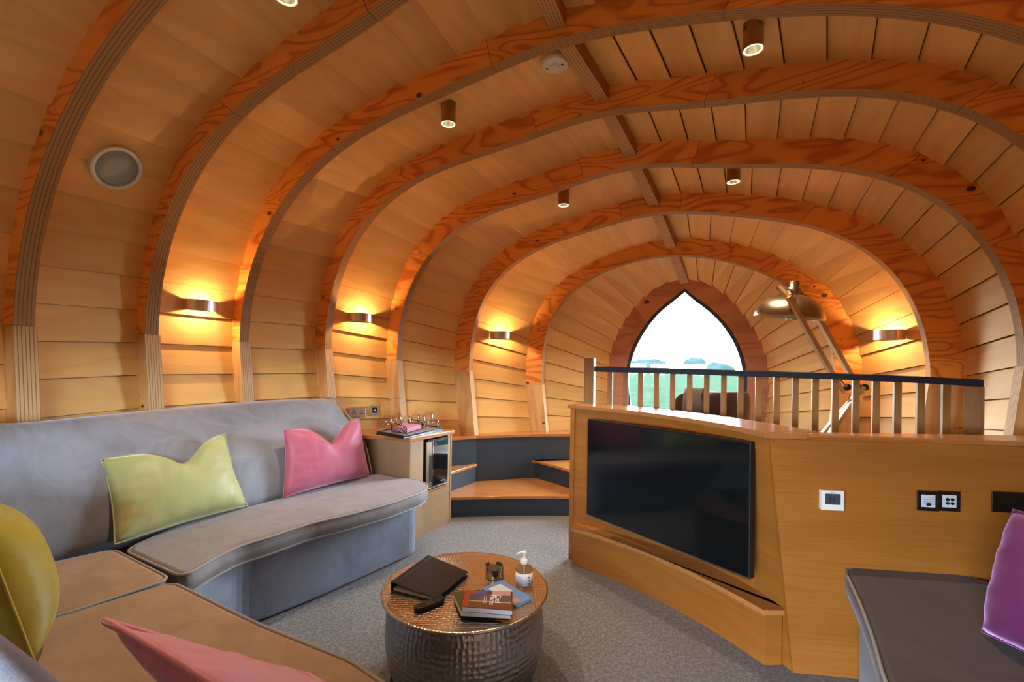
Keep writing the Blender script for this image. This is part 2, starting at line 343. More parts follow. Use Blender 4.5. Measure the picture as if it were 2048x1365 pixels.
I[7]=[(1672,760),(1670,725),(1662,690),(1645,650),(1620,612),(1590,580),(1548,555),(1502,536),(1450.5,522),(1399,512.5),(1348,511),(1300,515),(1247,527),(1193,549),(1152,577),(1117.5,611),(1097,652),(1087,693),(1083,730.5),(1085,768)]
O[8]=[(1527,833),(1535,793),(1539,760),(1535,727.5),(1528,702),(1516,680.6),(1507,659.5),(1495,641),(1483.6,622),(1465,603),(1444,587),(1418,570.5),(1392,559),(1373,554),(1345,561),(1331,567),(1305.5,582),(1282,601),(1263,622),(1250,641),(1241,659.5),(1233,676),(1226,697),(1220.6,713),(1218,732),(1219,770),(1224.6,805)]
I[8]=[(1488,830.6),(1493,793),(1496,765),(1495,744),(1490.6,720.5),(1481,692),(1467,666.6),(1446,638),(1422.6,617),(1397,597),(1369,584.5),(1340.6,598.6),(1317,617),(1294,643),(1277,669),(1263,695),(1255,720.5),(1251.6,734.5),(1250,770),(1254,805)]

def unp(k, px, py):
    x, y = derot(px, py); x /= F; c = CEN[k]
    t = (x*c[1]-c[0])/(U[0]-x*U[1]); Y = c[1]+U[1]*t
    return t, EYE-y/F*Y
ZC = {0: 1.48, 1: 1.48, 2: 1.48, 3: 1.47, 4: 1.44, 5: 1.36, 6: 1.27, 7: 1.13, 8: 1.05}
EXTRA = {(2, 'O'): [(0, 3.22), (-.35, 3.21), (-.7, 3.14)], (2, 'I'): [(0, 3.05), (-.3, 3.04)], (1, 'O'): [(0, 3.26), (-.4, 3.23), (-.8, 3.13)], (1, 'I'): [(0, 3.09), (-.4, 3.06), (-.8, 2.98)], (3, 'O'): [(0.02, 3.15)]}
COEF = {}
def fit(k, nm, pts):
    z0 = ZC[k]; P = [unp(k, *p) for p in pts] + EXTRA.get((k, nm), [])
    if k in (1, 2):                                      # keep the near ribs the same width as their neighbours
        pass
    rows = []; rhs = []; ws = []
    nb = 7 if not (k == 8 and nm == 'I') else 7
    for t, z in P:
        if z < z0-.02: continue
        for sgn, wt in ((1, 1.0), (-1, .35 if k <= 5 else .04)):
            th = math.atan2(z-z0, sgn*t); r = math.hypot(t, z-z0)
            rows.append([math.cos(n*th) for n in range(nb)]); rhs.append(r); ws.append(wt)
    Am = np.array(rows)*np.sqrt(np.array(ws))[:, None]; bv = np.array(rhs)*np.sqrt(np.array(ws))
    reg = np.diag([0]+[.02*n*n for n in range(1, nb)])*.3
    Am = np.vstack([Am, reg]); bv = np.concatenate([bv, np.zeros(nb)])
    COEF[k, nm] = np.linalg.lstsq(Am, bv, rcond=None)[0]
for k in range(1, 9):
    fit(k, 'O', O[k]); fit(k, 'I', I[k])
for nm in 'OI': COEF[0, nm] = COEF[1, nm]*.985
ZC[-1] = ZC[-2] = 1.48
for nm in 'OI': COEF[-1, nm] = COEF[1, nm]*.95; COEF[-2, nm] = COEF[1, nm]*.88
def arc(k, nm, n=64):
    """points (t,z) of the arch from its left foot-top over the crown to the right foot-top"""
    c = COEF[k, nm]; th = np.linspace(math.pi, 0, n)
    r = sum(c[i]*np.cos(i*th) for i in range(len(c)))
    return np.stack([r*np.cos(th), ZC[k]+r*np.sin(th)], 1)
def gothic(n=64):
    """pointed window outline in rib plane 8, traced on both sides"""
    P = [unp(8, *p) for p in I[8]]
    P = P[::-1]; d = [0]
    for a, b in zip(P, P[1:]): d.append(d[-1]+math.hypot(a[0]-b[0], a[1]-b[1]))
    s = np.linspace(0, d[-1], n); q = np.stack([np.interp(s, d, [p[0] for p in P]), np.interp(s, d, [p[1] for p in P])], 1)
    # light smoothing on each side of the point
    ap = int(np.argmax(q[:, 1])); 
    for _ in range(6):
        r = q.copy()
        for i in range(1, n-1):
            if abs(i-ap) > 2: r[i] = (q[i-1]+2*q[i]+q[i+1])/4
        q = r
    q[ap-2] = q[ap-3]*.667+np.array((0, 2.165))*.333; q[ap-1] = q[ap-3]*.333+np.array((0, 2.165))*.667; q[ap] = (0, 2.165); q[ap+1] = q[ap+3]*.333+np.array((0, 2.165))*.667; q[ap+2] = q[ap+3]*.667+np.array((0, 2.165))*.333
    return q
def W(k, t, z, off=0.0):
    c = CEN[k]; return np.array((c[0], c[1], 0))+U*t+A*off+ZV*z
SL = {'O': .13, 'I': .11}
def full(k, nm, zb):
    """arch plus its straight legs down to height zb"""
    a = arc(k, nm); zf = ZC[k]; l = a[0]; r = a[-1]; s = SL[nm]
    return np.vstack([[(l[0]+s*(zf-zb), zb)], a, [(r[0]-s*(zf-zb), zb)]])
def resample(P, n):
    d = np.concatenate([[0], np.cumsum(np.hypot(*(P[1:]-P[:-1]).T))]); s = np.linspace(0, d[-1], n)
    return np.stack([np.interp(s, d, P[:, 0]), np.interp(s, d, P[:, 1])], 1), s
T = .075
LEDGE = .63
def ribseg(name, k, o, i, s, th, parent, mface, mply, n0=0.0, inward=0.0):
    """solid between outer polyline o and inner polyline i in plane k"""
    n = len(o); v = []; uv = []; f = []; fm = []
    def quad_strip(Pa, Pb, ua, ub, m):
        b = len(v)
        for j in range(n): v.append(Pa[j]); uv.append(ua[j])
        for j in range(n): v.append(Pb[j]); uv.append(ub[j])
        for j in range(n-1): f.append((b+j, b+j+1, b+n+j+1, b+n+j)); fm.append(m)
    near_o = [W(k, *p, n0) for p in o]; near_i = [W(k, *p, n0) for p in i]; far_o = [W(k, *p, n0+th) for p in o]; far_i = [W(k, *p, n0+th) for p in i]
    pl = lambda q: [(p[0], p[1]) for p in q]
    quad_strip(near_o, near_i, pl(o), pl(i), 0)
    quad_strip(near_i, far_i, [(x, 0) for x in s], [(x, 1) for x in s], 1)
    quad_strip(far_i, far_o, pl(i), pl(o), 0)
    quad_strip(far_o, near_o, [(x, 0) for x in s], [(x, 1) for x in s], 1)
    for j in (0, n-1):
        b = len(v); v.extend([near_o[j], near_i[j], far_i[j], far_o[j]]); uv.extend([(0, 0), (.17, 0), (.17, 1), (0, 1)]); f.append((b, b+1, b+2, b+3)); fm.append(1)
    me = mk(name, v, f, None, parent, uvs=uv, fix=False, mats=[mface, mply], fmat=fm)
    bm = bmesh.new(); bm.from_mesh(me.data); bmesh.ops.remove_doubles(bm, verts=bm.verts, dist=1e-5); bmesh.ops.recalc_face_normals(bm, faces=bm.faces); bm.to_mesh(me.data); bm.free()
    return me
RIBWORDS = {0: 'just behind the viewer, beside the near sofa', 1: 'at the far left edge, first one left of the round ceiling speaker', 2: 'between the round wall speaker and the nearest wall light', 3: 'just beyond the nearest wall light, meeting the ridge above the smoke alarm', 4: 'rising behind the end of the sofa, beyond the smoke alarm', 5: 'rising behind the wine glasses on the cabinet', 6: 'with its foot on the ledge above the steps', 7: 'smallest full arch, just this side of the pointed window', 8: 'closing the end wall'}
cuts = {0: [.0, .3, .7, 1], 1: [0, .28, .52, .74, 1], 2: [0, .2, .36, .6, .8, 1], 3: [0, .22, .42, .66, .84, 1], 4: [0, .19, .40, .62, .82, 1], 5: [0, .16, .42, .60, .80, 1], 6: [0, .2, .43, .55, .74, 1], 7: [0, .3, .62, .78, 1]}
ribs = {}
for k in range(0, 8):
    c = CEN[k]; n = 65
    R = empty('trim_%d' % (k+1), (c[0], c[1], 0), 'arched laminated timber rib '+RIBWORDS[k], 'rib', 'arched timber ribs', 'structure'); ribs[k] = R
    o = arc(k, 'O', n); i = arc(k, 'I', n); s = np.concatenate([[0], np.cumsum(np.hypot(*(i[1:]-i[:-1]).T))])
    for a, b in zip(cuts[k], cuts[k][1:]):
        ja, jb = round(a*(n-1)), round(b*(n-1)); sl = slice(ja, jb+1)
        oo = o[sl].copy(); ii = i[sl].copy()
        g = .0012                      # hairline joint between the jointed lengths
        for arr in (oo, ii):
            arr[0] += (arr[1]-arr[0])*min(1, g/np.hypot(*(arr[1]-arr[0]))); arr[-1] += (arr[-2]-arr[-1])*min(1, g/np.hypot(*(arr[-2]-arr[-1])))
        ribseg('rib_segment', k, oo, ii, s[sl], T, R, M['ribface'], M['ply'])
    zb = LEDGE if k >= 5 else .02
    for side in (0, -1):
        zf = ZC[k]-.0006; zs = np.linspace(zf, zb, 4); sg = 1 if side == 0 else -1
        wo = o[side][0]-sg*.004; wi = i[side][0]+sg*.006
        O_ = np.array([(wo+sg*SL['O']*(zf-z), z) for z in zs]); I_ = np.array([(wi+sg*SL['I']*(zf-z), z) for z in zs])
        if side == -1 and k in (4, 5, 6, 7): pass
        ribseg('rib_foot', k, O_, I_, zf-zs, T+.010, R, M['footface'], M['plyfoot'], n0=-.004)
# ridge battens between the ribs
BW = .085
for k in range(1, 8):
    zA = arc(k, 'O')[32][1]-.005; zB = (arc(k+1, 'O')[32][1])-.005
    zlowA = arc(k, 'O')[32][1]-.105; zlowB = arc(k+1, 'O')[32][1]-.095
    if k == 7: zlowB = arc(8, 'O')[32][1]-.05
    v = []; 
    for kk, off, zt, zl in ((k, T+.001, zA, zlowA), (k+1, (-.001), zB, zlowB)):
        for dt in (-BW/2, BW/2):
            for z in (zl, zt): v.append(W(kk, dt, z, off))
    L = float(np.linalg.norm(v[4]-v[0]))
    faces = [(0, 2, 6, 4), (2, 3, 7, 6), (0, 4, 5, 1), (1, 5, 7, 3), (0, 1, 3, 2), (4, 6, 7, 5)]
    # separate verts per face for clean uv
    V = []; UVv = []; Fc = []; fmm = []
    for q, fc in enumerate(faces):
        b = len(V); V += [v[j] for j in fc]; Fc.append((b, b+1, b+2, b+3)); fmm.append(0 if q in (0, 2) else 1)
        UVv += [(0, 0), (0, 1), (L, 1), (L, 0)] if q in (0, 2) else [(0, 0), (0, .1), (L, .1), (L, 0)]
        if q == 2: UVv[-4:] = [(0, 0), (L, 0), (L, 1), (0, 1)]
    ob = mk('ridge_batten', V, Fc, None, ribs[k], uvs=UVv, fix=False, mats=[M['battenply'], M['batten']], fmat=fmm)
    bm = bmesh.new(); bm.from_mesh(ob.data); bmesh.ops.remove_doubles(bm, verts=bm.verts, dist=1e-5); bmesh.ops.recalc_face_normals(bm, faces=bm.faces); bm.to_mesh(ob.data); bm.free()

# ---------------------------------------------------------------- lapped boards
wl = empty('wall_left', (0, 0, 0), 'left wall of pale lapped birch boards between the ribs', 'wall', kind='structure')
wr = empty('wall_right', (0, 0, 0), 'right wall of pale lapped birch boards between the ribs', 'wall', kind='structure')
ce = empty('ceiling', (0, 0, 0), 'curved ceiling of lapped birch boards rising to the ridge battens', 'ceiling', kind='structure')
ZB = {k: .45 for k in range(-2, 5)}; ZB[5] = ZB[6] = ZB[7] = ZB[8] = .60
def zb_of(k, bay): return .60 if bay >= 5 else .45
def bayN(bay): return {0: 40, 1: 44, 2: 44, 3: 44, 4: 44, 5: 40, 6: 34, 7: 28}[bay]
def shell_nodes(bay):
    n = bayN(bay)+1; zb = .60 if bay >= 5 else .45
    a, _ = resample(full(bay, 'O', zb), n); b, _ = resample(full(bay+1, 'O', zb), n)
    return a, b
for bay in range(0, 8):
    a, b = shell_nodes(bay); n = len(a)-1
    for j in range(n):
        left = j < n/2
        lo, hi = (j, j+1) if left else (j+1, j)
        par = wl if j < n*.30 else (wr if j >= n*.70 else ce)
        vs = []; uv = []
        for (k, P, off) in ((bay, a, T*.6), (bay+1, b, .012)):
            pl, ph = P[lo], P[hi]; d = ph-pl; L = np.hypot(*d); d = d/L
            nrm = np.array((-d[1], d[0])) ;  # make it point to the inside
            mid = np.array((0, 1.5));
            if np.dot(nrm, mid-pl) < 0: nrm = -nrm
            pl2 = pl+d*.001+nrm*.019; ph2 = ph-d*.0028+nrm*.001
            for q, e in ((pl2, 0.), (ph2, L)):
                for th in (0, -.009):
                    r = q+nrm*th; vs.append(W(k, r[0], r[1], off)); uv.append((0 if k == bay else .5, e))
        fs = [(0, 2, 6, 4), (1, 5, 7, 3), (0, 4, 5, 1), (2, 3, 7, 6), (0, 1, 3, 2), (4, 6, 7, 5)]
        mk('board', vs, fs, M['birch'], par, uvs=uv)
# plain lining behind the sofa, under the boards, and the unseen bays behind the viewer
def loft_sheet(name, ka, kb, zb, mat, par, offa=0, offb=0, nseg=40, push=.02):
    pa, _ = resample(full(ka, 'O', zb), nseg); pb, _ = resample(full(kb, 'O', zb), nseg)
    v = [W(ka, *p, offa) for p in pa]+[W(kb, *p, offb) for p in pb]
    vo = [x+np.array((0, 0, .0)) for x in v]
    f = [(i, i+1, nseg+i+1, nseg+i) for i in range(nseg-1)]
    # thickness outwards
    cen = [np.array((*CEN[ka], 1.5))]*nseg+[np.array((*CEN[kb], 1.5))]*nseg
    v2 = [x+(x-c)/np.linalg.norm(x-c)*.03 for x, c in zip(v, cen)]
    v2i = [x+(x-c)/np.linalg.norm(x-c)*push for x, c in zip(v, cen)]
    vv = v2i+[x+(x-c)/np.linalg.norm(x-c)*(push+.03) for x, c in zip(v, cen)]; m = 2*nseg
    ff = f+[tuple(q+m for q in fc)[::-1] for fc in f]+[(i, m+i, m+i+1, i+1) for i in range(nseg-1)]+[(nseg+i, nseg+i+1, m+nseg+i+1, m+nseg+i) for i in range(nseg-1)]+[(0, nseg, m+nseg, m), (nseg-1, m+nseg-1, m+2*nseg-1, 2*nseg-1)]
    uv = [((0 if i < nseg else .6), (i % nseg)*.2) for i in range(m)]*2
    return mk(name, vv, ff, mat, par, uvs=uv)
for ka, kb in ((-2, -1), (-1, 0)):
    loft_sheet('lining_sheet', ka, kb, .02, M['birch'], ce, push=.0)
def push_out(P, dd):
    r = P.copy()
    for i in range(len(P)):
        t = P[min(i+1, len(P)-1)]-P[max(i-1, 0)]; t = t/np.hypot(*t); nn = np.array((-t[1], t[0]))
        if np.dot(nn, P[i]-np.array((0, 1.5))) < 0: nn = -nn
        r[i] = P[i]+nn*dd
    return r
for bay in range(0, 8):
    a, b = shell_nodes(bay)
    low = lambda P, z: np.vstack([[(P[0][0]+.13*(P[0][1]-z), z)], P, [(P[-1][0]-.13*(P[-1][1]-z), z)]])
    a, b = low(a, .02), low(b, .02); n = len(a)
    v = []
    for dd in ((.014, .05) if bay < 7 else (.024, .06)):
        v += [W(bay, *p, T*.6) for p in push_out(a, dd)]+[W(bay+1, *p, T*.6+.002) for p in push_out(b, dd)]
    m = 2*n; f = [(i, i+1, n+i+1, n+i) for i in range(n-1)]+[(m+i, m+n+i, m+n+i+1, m+i+1) for i in range(n-1)]
    f += [(i, m+i, m+i+1, i+1) for i in range(n-1)]+[(n+i, n+i+1, m+n+i+1, m+n+i) for i in range(n-1)]+[(0, n, m+n, m), (n-1, m+n-1, m+2*n-1, 2*n-1)]
    mk('backing_sheet', v, f, M['batten'], ce, uvs=[(q[0], q[2]) for q in v])

# ---------------------------------------------------------------- end wall with the pointed window
c8 = CEN[8]
g = gothic(61)
zbw = .56
gi = np.vstack([[(g[0][0]+.04, zbw)], g, [(g[-1][0]-.04, zbw)]])
ofull, _ = resample(full(8, 'O', zbw), 63)
# match parameters by side: left half of o with left half of g
ap = int(np.argmax(gi[:, 1])); 
def rs(P, n): return resample(P, n)[0]
oh = int(np.argmax(ofull[:, 1]))
oL = rs(np.vstack([ofull[:oh+1]]), 26); oR = rs(ofull[oh:], 26); gL = rs(gi[:ap+1], 26); gR = rs(gi[ap:], 26)
we = empty('wall_end', (c8[0], c8[1], 0), 'end wall of reddish ply closing the vault round the pointed window', 'wall', kind='structure')
for (oo, ii) in ((oL, gL), (oR, gR)):
    oo2 = oo*np.array((1.06, 1))+np.array((0, .03))
    for a0, b0 in ((0, 9), (9, 18), (18, 25)):
        if oo is oR: a0, b0 = 25-b0, 25-a0
        sl = slice(a0, b0+1)
        ribseg('surround_panel', 8, oo2[sl], ii[sl], np.arange(b0-a0+1)*.1, .07, we, M['surround'], M['ply'])
wf = empty('window_1', (c8[0], c8[1], 0), 'pointed arch window with a thin dark grey frame looking onto fields', 'window', kind='structure')
gg = np.vstack([gL, gR[1:]])
ctr = np.array((0, 1.3)); inn = gg+(ctr-gg)/np.linalg.norm(ctr-gg, axis=1)[:, None]*.036
ribseg('window_frame', 8, gg*np.array((1.0, 1)), inn, np.arange(len(gg))*.05, .05, wf, M['winframe'], M['winframe'], n0=.012)
mk('glass_pane', [W(8, *p, .035) for p in inn]+[W(8, *p, .041) for p in inn], [tuple(range(len(inn))), tuple(range(len(inn), 2*len(inn)))[::-1]]+[(i, (i+1) % len(inn), len(inn)+(i+1) % len(inn), len(inn)+i) for i in range(len(inn))], M['pane'], wf)
mk('window_sill', [W(8, t, z, o_) for t in (-.66, .60) for z in (.52, .565) for o_ in (-.06, .09)], [(0, 1, 3, 2), (4, 6, 7, 5), (0, 4, 5, 1), (2, 3, 7, 6), (0, 2, 6, 4), (1, 5, 7, 3)], M['oaktop'], wf)

# ---------------------------------------------------------------- back wall with the glazed doors behind the viewer
BK = -2
def backwall():
    W_ = lambda t, z, o_=0: W(BK, t, z, o_)
    par = empty('wall_back', (CEN[BK][0], CEN[BK][1], 0), 'end wall with glazed doors behind the viewer', 'wall', kind='structure')
    oa, _ = resample(full(BK, 'O', .02), 40); oa = oa*np.array((1.02, 1))
    dx0, dx1, dz = DOOR
    # strips: from outline to the door opening
    pts_in = []
    n = len(oa)
    for p in oa:
        q = np.array((min(max(p[0], dx0), dx1), min(p[1], dz)))
        pts_in.append(q)
    pts_in = np.array(pts_in); pts_in[:, 1] = np.where(oa[:, 1] < dz, oa[:, 1], dz)
    ribseg('wall_panel', BK, oa, pts_in, np.arange(n)*.1, .06, par, M['birch'], M['ply'], n0=-.06)
    d = empty('door_1', (CEN[BK][0], CEN[BK][1], 0), 'glazed double doors behind the viewer', 'door', kind='structure')
    fr = MB(); xs = [dx0, dx0+(dx1-dx0)*.62, dx1]
    for x in xs: fr.add([W_(x+a_, z, o_) for a_ in (-.035, .035) for z in (.02, dz) for o_ in (-.06, 0)], [(0, 1, 3, 2), (4, 6, 7, 5), (0, 4, 5, 1), (2, 3, 7, 6), (0, 2, 6, 4), (1, 5, 7, 3)])
    for z in (.05, dz-.04): fr.add([W_(x, z+a_, o_) for x in (dx0, dx1) for a_ in (-.04, .04) for o_ in (-.06, 0)], [(0, 1, 3, 2), (4, 6, 7, 5), (0, 4, 5, 1), (2, 3, 7, 6), (0, 2, 6, 4), (1, 5, 7, 3)])
    fr.build('door_frame', M['winframe'], d)
    mk('door_glass', [W_(dx0, .05, -.03), W_(dx1, .05, -.03), W_(dx1, dz, -.03), W_(dx0, dz, -.03), W_(dx0, .05, -.036), W_(dx1, .05, -.036), W_(dx1, dz, -.036), W_(dx0, dz, -.036)], [(0, 1, 2, 3), (7, 6, 5, 4), (0, 4, 5, 1), (1, 5, 6, 2), (2, 6, 7, 3), (3, 7, 4, 0)], M['pane'], d)
DOOR = (-.85, .95, 1.5)
backwall()
def portal(k, off, w_, h_, z, flip):
    l = bpy.data.lights.new('daylight_portal', 'AREA'); l.shape = 'RECTANGLE'; l.size = w_; l.size_y = h_; l.cycles.is_portal = True
    o = bpy.data.objects.new('daylight_portal', l); COL.objects.link(o)
    d = Vector(-A if flip else A); o.rotation_euler = d.to_track_quat('-Z', 'Y').to_euler(); o.location = W(k, 0 if k != BK else .1, z, off)
portal(8, .10, 1.5, 1.8, 1.3, True); portal(BK, -.12, 1.9, 1.6, .78, False)

# ---------------------------------------------------------------- floors
fl = []
for k in (-2, -1, 0, 1, 2, 3, 4, 5, 6):
    a = full(k, 'O', .02); fl.append((W(k, a[0][0]-.1, 0), W(k, a[-1][0]+.1, 0)))
def hull(P):
    P = sorted(set((round(float(p[0]), 4), round(float(p[1]), 4)) for p in P)); r = []
    for Q in (P, P[::-1]):
        h = []
        for p in Q:
            while len(h) > 1 and (h[-1][0]-h[-2][0])*(p[1]-h[-2][1])-(h[-1][1]-h[-2][1])*(p[0]-h[-2][0]) <= 0: h.pop()
            h.append(p)
        r += h[:-1]
    return r
pl = hull([f[0] for f in fl]+[f[1] for f in fl])
mk('floor', [(p[0], p[1], z) for z in (0, -.08) for p in pl], [tuple(range(len(pl))), tuple(range(len(pl), 2*len(pl)))[::-1]]+[(i, (i+1) % len(pl), len(pl)+(i+1) % len(pl), len(pl)+i) for i in range(len(pl))], M['carpet'])
tag(bpy.data.objects['floor'], 'grey flecked carpet floor', 'floor', kind='structure')

# ================================================================ outdoors
gp = MB().prism([(-250, -120), (300, -120), (450, 400), (-300, 400)], -.5, -.3); o = gp.build('field', M['field']); tag(o, 'bright green meadow seen through the pointed window', 'field', kind='structure')
hz = [(41, 150, 14, 5, 'hazy bushes at the left edge of the window view'), (54, 175, 16, 6, 'low hazy copse second from the left in the window view'), (65, 162, 11, 6.5, 'darkest hazy clump in the middle of the window view'), (86, 190, 16, 5, 'faint hazy clump right of the middle of the window view')]
for q, (x, y, wd, h, lab_) in enumerate(hz):
    bm = bmesh.new(); bmesh.ops.create_icosphere(bm, subdivisions=3, radius=1)
    for v in bm.verts:
        nn = .85+.15*math.sin(v.co.x*5+q)*math.cos(v.co.y*5+q*2)+rng.normal()*.015
        v.co = Vector((v.co.x*wd/2*nn, v.co.y*4*nn, abs(v.co.z)*h*nn))
    me = bpy.data.meshes.new('tree_clump'); bm.to_mesh(me); bm.free(); me.materials.append(M['trees'])
    o = bpy.data.objects.new('tree_clump', me); COL.objects.link(o); o.location = (x, y, -.35)
    tag(o, lab_, 'trees', 'distant clumps of trees')

# ================================================================ blue dado, ledge, steps, loft
LW = [(-1.75, 3.55), (-1.2, 4.0), (-.62, 4.32), G(952, 963, .178), G(1060, 956, .178), (.62, 4.72), (1.15, 4.86), (1.55, 4.92)]
def offs(P, d):
    """offset an open plan polyline towards its left-hand side by d"""
    r = []
    for i, p in enumerate(P):
        a = P[max(i-1, 0)]; b = P[min(i+1, len(P)-1)]; t = Vector((b[0]-a[0], b[1]-a[1])).normalized(); r.append((p[0]-t.y*d, p[1]+t.x*d))
    return r
led = empty('trim_9', (LW[3][0], LW[3][1], 0), 'slate blue dado under an oak ledge running round the steps', 'ledge', kind='structure')
LWb = offs(LW, .02)
MB().prism(LW+LWb[::-1], 0, .60).build('dado_panel', M['slate'], led)
segs = [0, 3, 4, 5, 7]
back = offs(LW, .34)
front = offs(LW, -.02)
for a, b in zip(segs, segs[1:]):
    MB().prism(front[a:b+1]+back[a:b+1][::-1], .601, LEDGE).build('ledge_board', M['oaktop'], led, bevel=.004)
# steps
st = empty('staircase', G3(1020, 1000, 0), 'curved oak steps with slate blue risers between cabinet and screen wall', 'stairs')
f1 = [G(895, 1036, 0), G(960, 1034, 0), G(1020, 1032.5, 0), G(1080, 1032, 0), G(1137, 1032.5, 0), (.75, 4.0), (1.0, 3.95)]
b1 = [(1.05, 4.8), (.62, 4.70), G(1060, 956.5, .178), G(952, 963.5, .178), (-.62, 4.30), (-.75, 4.2)]
MB().prism(f1+offs(f1, .02)[::-1], 0, .152).build('riser', M['slate'], st)
MB().prism(offs(f1, -.015)+b1, .153, .180).build('tread', M['tread'], st, bevel=.004)
t2 = [G(890, 949, .36), G(903, 944.5, .36), G(930, 936, .36), G(954, 928.5, .36), (-.36, 4.455), (-.62, 4.31), (-.95, 4.15), (-.72, 4.02)]
MB().prism(t2, .335, .36).build('tread', M['tread'], st, bevel=.004)
r2 = offs(t2[:4], .015); MB().prism(r2+offs(r2, .015)[::-1], .181, .334).build('riser', M['slate'], st)
t3 = [G(1060, 919.5, .36), G(1100, 929, .36), G(1138, 940, .36), (.85, 3.85), (1.1, 3.8), (1.1, 4.8), (.62, 4.70), (.25, 4.62)]
MB().prism(t3, .335, .36).build('tread', M['tread'], st, bevel=.004)
r3 = offs(t3[:5], .015); MB().prism(r3+offs(r3, .015)[::-1], .181, .334).build('riser', M['slate'], st)
# loft floor
lf = [(.86, 3.35), (1.0, 3.75), (1.25, 4.3), (1.3, 4.83), (1.7, 4.84), (2.35, 4.6), (2.75, 4.2), (3.0, 3.6), (3.05, 3.0), (2.95, 2.4), (2.75, 1.95), (2.3, 2.13), (1.52, 2.2), (1.2, 2.6)]
o = MB().prism(lf, .48, .54).build('floor_2', M['carpet']); tag(o, 'raised carpeted loft floor behind the railing', 'floor', kind='structure')

# ================================================================ screen wall (console) with counter
NP = 17
def quadb(a, m, b, n=NP):
    a, m, b = (np.array(q, float) for q in (a, m, b)); c = 2*m-(a+b)/2
    return [tuple((1-t)**2*a+2*t*(1-t)*c+t*t*b) for t in np.linspace(0, 1, n)]
con = empty('screen_wall', (.9, 2.6, 0), 'curved oak screen wall housing the television under a thick oak counter', 'partition')
pa, pb = G(1141, 1045, .25), G(1573, 1222, .25)
bot = quadb(pa, (pa[0]*.42+pb[0]*.58+.105, pa[1]*.42+pb[1]*.58+.13), pb)
TL = G(1143, 812, 1.05); TR_ = G(1543, 870, 1.04)
tl = (pa[0]-.005, pa[1]+.02); tr = (1.135, 2.010)
top = quadb(tl, (tl[0]*.45+tr[0]*.55+.085, tl[1]*.45+tr[1]*.55+.105), tr)
zt = lambda i: 1.062-.018*i/(NP-1)
v = []; 
for dz_ in (0, 1):
    for i in range(NP): v.append((*bot[i], .24) if dz_ == 0 else (*top[i], zt(i)-.028))
bk = offs(bot, .02); tk = offs(top, .02)
for dz_ in (0, 1):
    for i in range(NP): v.append((*bk[i], .24) if dz_ == 0 else (*tk[i], zt(i)-.028))
f = []
for i in range(NP-1):
    f += [(i, i+1, NP+i+1, NP+i), (2*NP+i, 2*NP+i+1, 3*NP+i+1, 3*NP+i), (i, i+1, 2*NP+i+1, 2*NP+i), (NP+i, NP+i+1, 3*NP+i+1, 3*NP+i)]
f += [(0, NP, 3*NP, 2*NP), (NP-1, 2*NP-1, 4*NP-1, 3*NP-1)]
mk('curved_panel', v, f, M['oak'], con, smooth=False)
# end panel (left edge of the unit)
dirb = Vector((.62, .5, 0)).normalized()
e0 = Vector((*G(1137, 1120, 0), 0)); 
MB().prism([(pa[0]-.012, pa[1]+.0), (pa[0]+.012, pa[1]-.018), (pa[0]+.27, pa[1]+.17), (pa[0]+.25, pa[1]+.19)], 0, 1.034).build('end_panel', M['oak'], con, bevel=.003)
# plinth with ledge
p0, p1 = G(1144, 1131, 0), G(1529, 1332, 0)
pf = quadb(p0, (p0[0]*.5+p1[0]*.5+.055, p0[1]*.5+p1[1]*.5+.07), p1)
p2 = G(1563, 1331, 0)
MB().prism(pf+offs(pf, .02)[::-1], 0, .228).build('plinth_panel', M['oak'], con, bevel=.002)
MB().prism([p1, p2, (p2[0]+.01, p2[1]+.03), (p1[0]+.01, p1[1]+.03)], 0, .228).build('plinth_end', M['oak'], con, bevel=.002)
MB().prism([(p2[0]+.008, p2[1]+.008), G(1583, 1344, 0), (1.245, 2.03), (p2[0]+.01, p2[1]+.05)], 0, .228).build('filler_strip', M['oak'], con)
sf = [(q[0]-.012, q[1]-.010) for q in pf]
MB().prism(sf+[(p2[0]+.005, p2[1]-.015), (pb[0]+.02, pb[1]+.02)]+[ (q[0]+.01, q[1]+.01) for q in bot[::-1]], .229, .252).build('plinth_ledge', M['oaktop'], con, bevel=.003)
# straight right-hand face
a0 = G(1586, 1346, 0); a1 = (1.135, 2.0); rb0 = (2.62, 1.80); 
vv = [(a0[0], a0[1], 0), (rb0[0], rb0[1], 0), (rb0[0], rb0[1], 1.03), (a1[0], a1[1], 1.03)]
vv2 = [(p[0], p[1]+.02, p[2]) for p in vv]
mk('side_panel', vv+vv2, [(0, 1, 2, 3), (7, 6, 5, 4), (0, 4, 5, 1), (1, 5, 6, 2), (2, 6, 7, 3), (3, 7, 4, 0)], M['oak'], con)
# counter slabs
cf = [(q[0]-.016, q[1]-.012) for q in top]; cf[0] = (cf[0][0]-.012, cf[0][1]+.005)
cb = offs(top, .26)
v = [(*q, zt(i)-.026) for i, q in enumerate(cf)]+[(*q, zt(i)-.026) for i, q in enumerate(cb)]+[(*q, zt(i)) for i, q in enumerate(cf)]+[(*q, zt(i)) for i, q in enumerate(cb)]
f = []
for i in range(NP-1): f += [(i, i+1, NP+i+1, NP+i), (2*NP+i, 2*NP+i+1, 3*NP+i+1, 3*NP+i), (i, i+1, 2*NP+i+1, 2*NP+i), (NP+i, NP+i+1, 3*NP+i+1, 3*NP+i)]
f += [(0, NP, 3*NP, 2*NP), (NP-1, 2*NP-1, 4*NP-1, 3*NP-1)]
mk('counter_top', v, f, M['oaktop'], con, bevel=.004)
zr = 1.044
MB().prism([cf[-1], (cf[-1][0]+.17, cf[-1][1]-.022), (cf[-1][0]+.17, 2.02), cb[-1]], zr-.026, zr-.0005).build('counter_corner', M['oaktop'], con, bevel=.004)
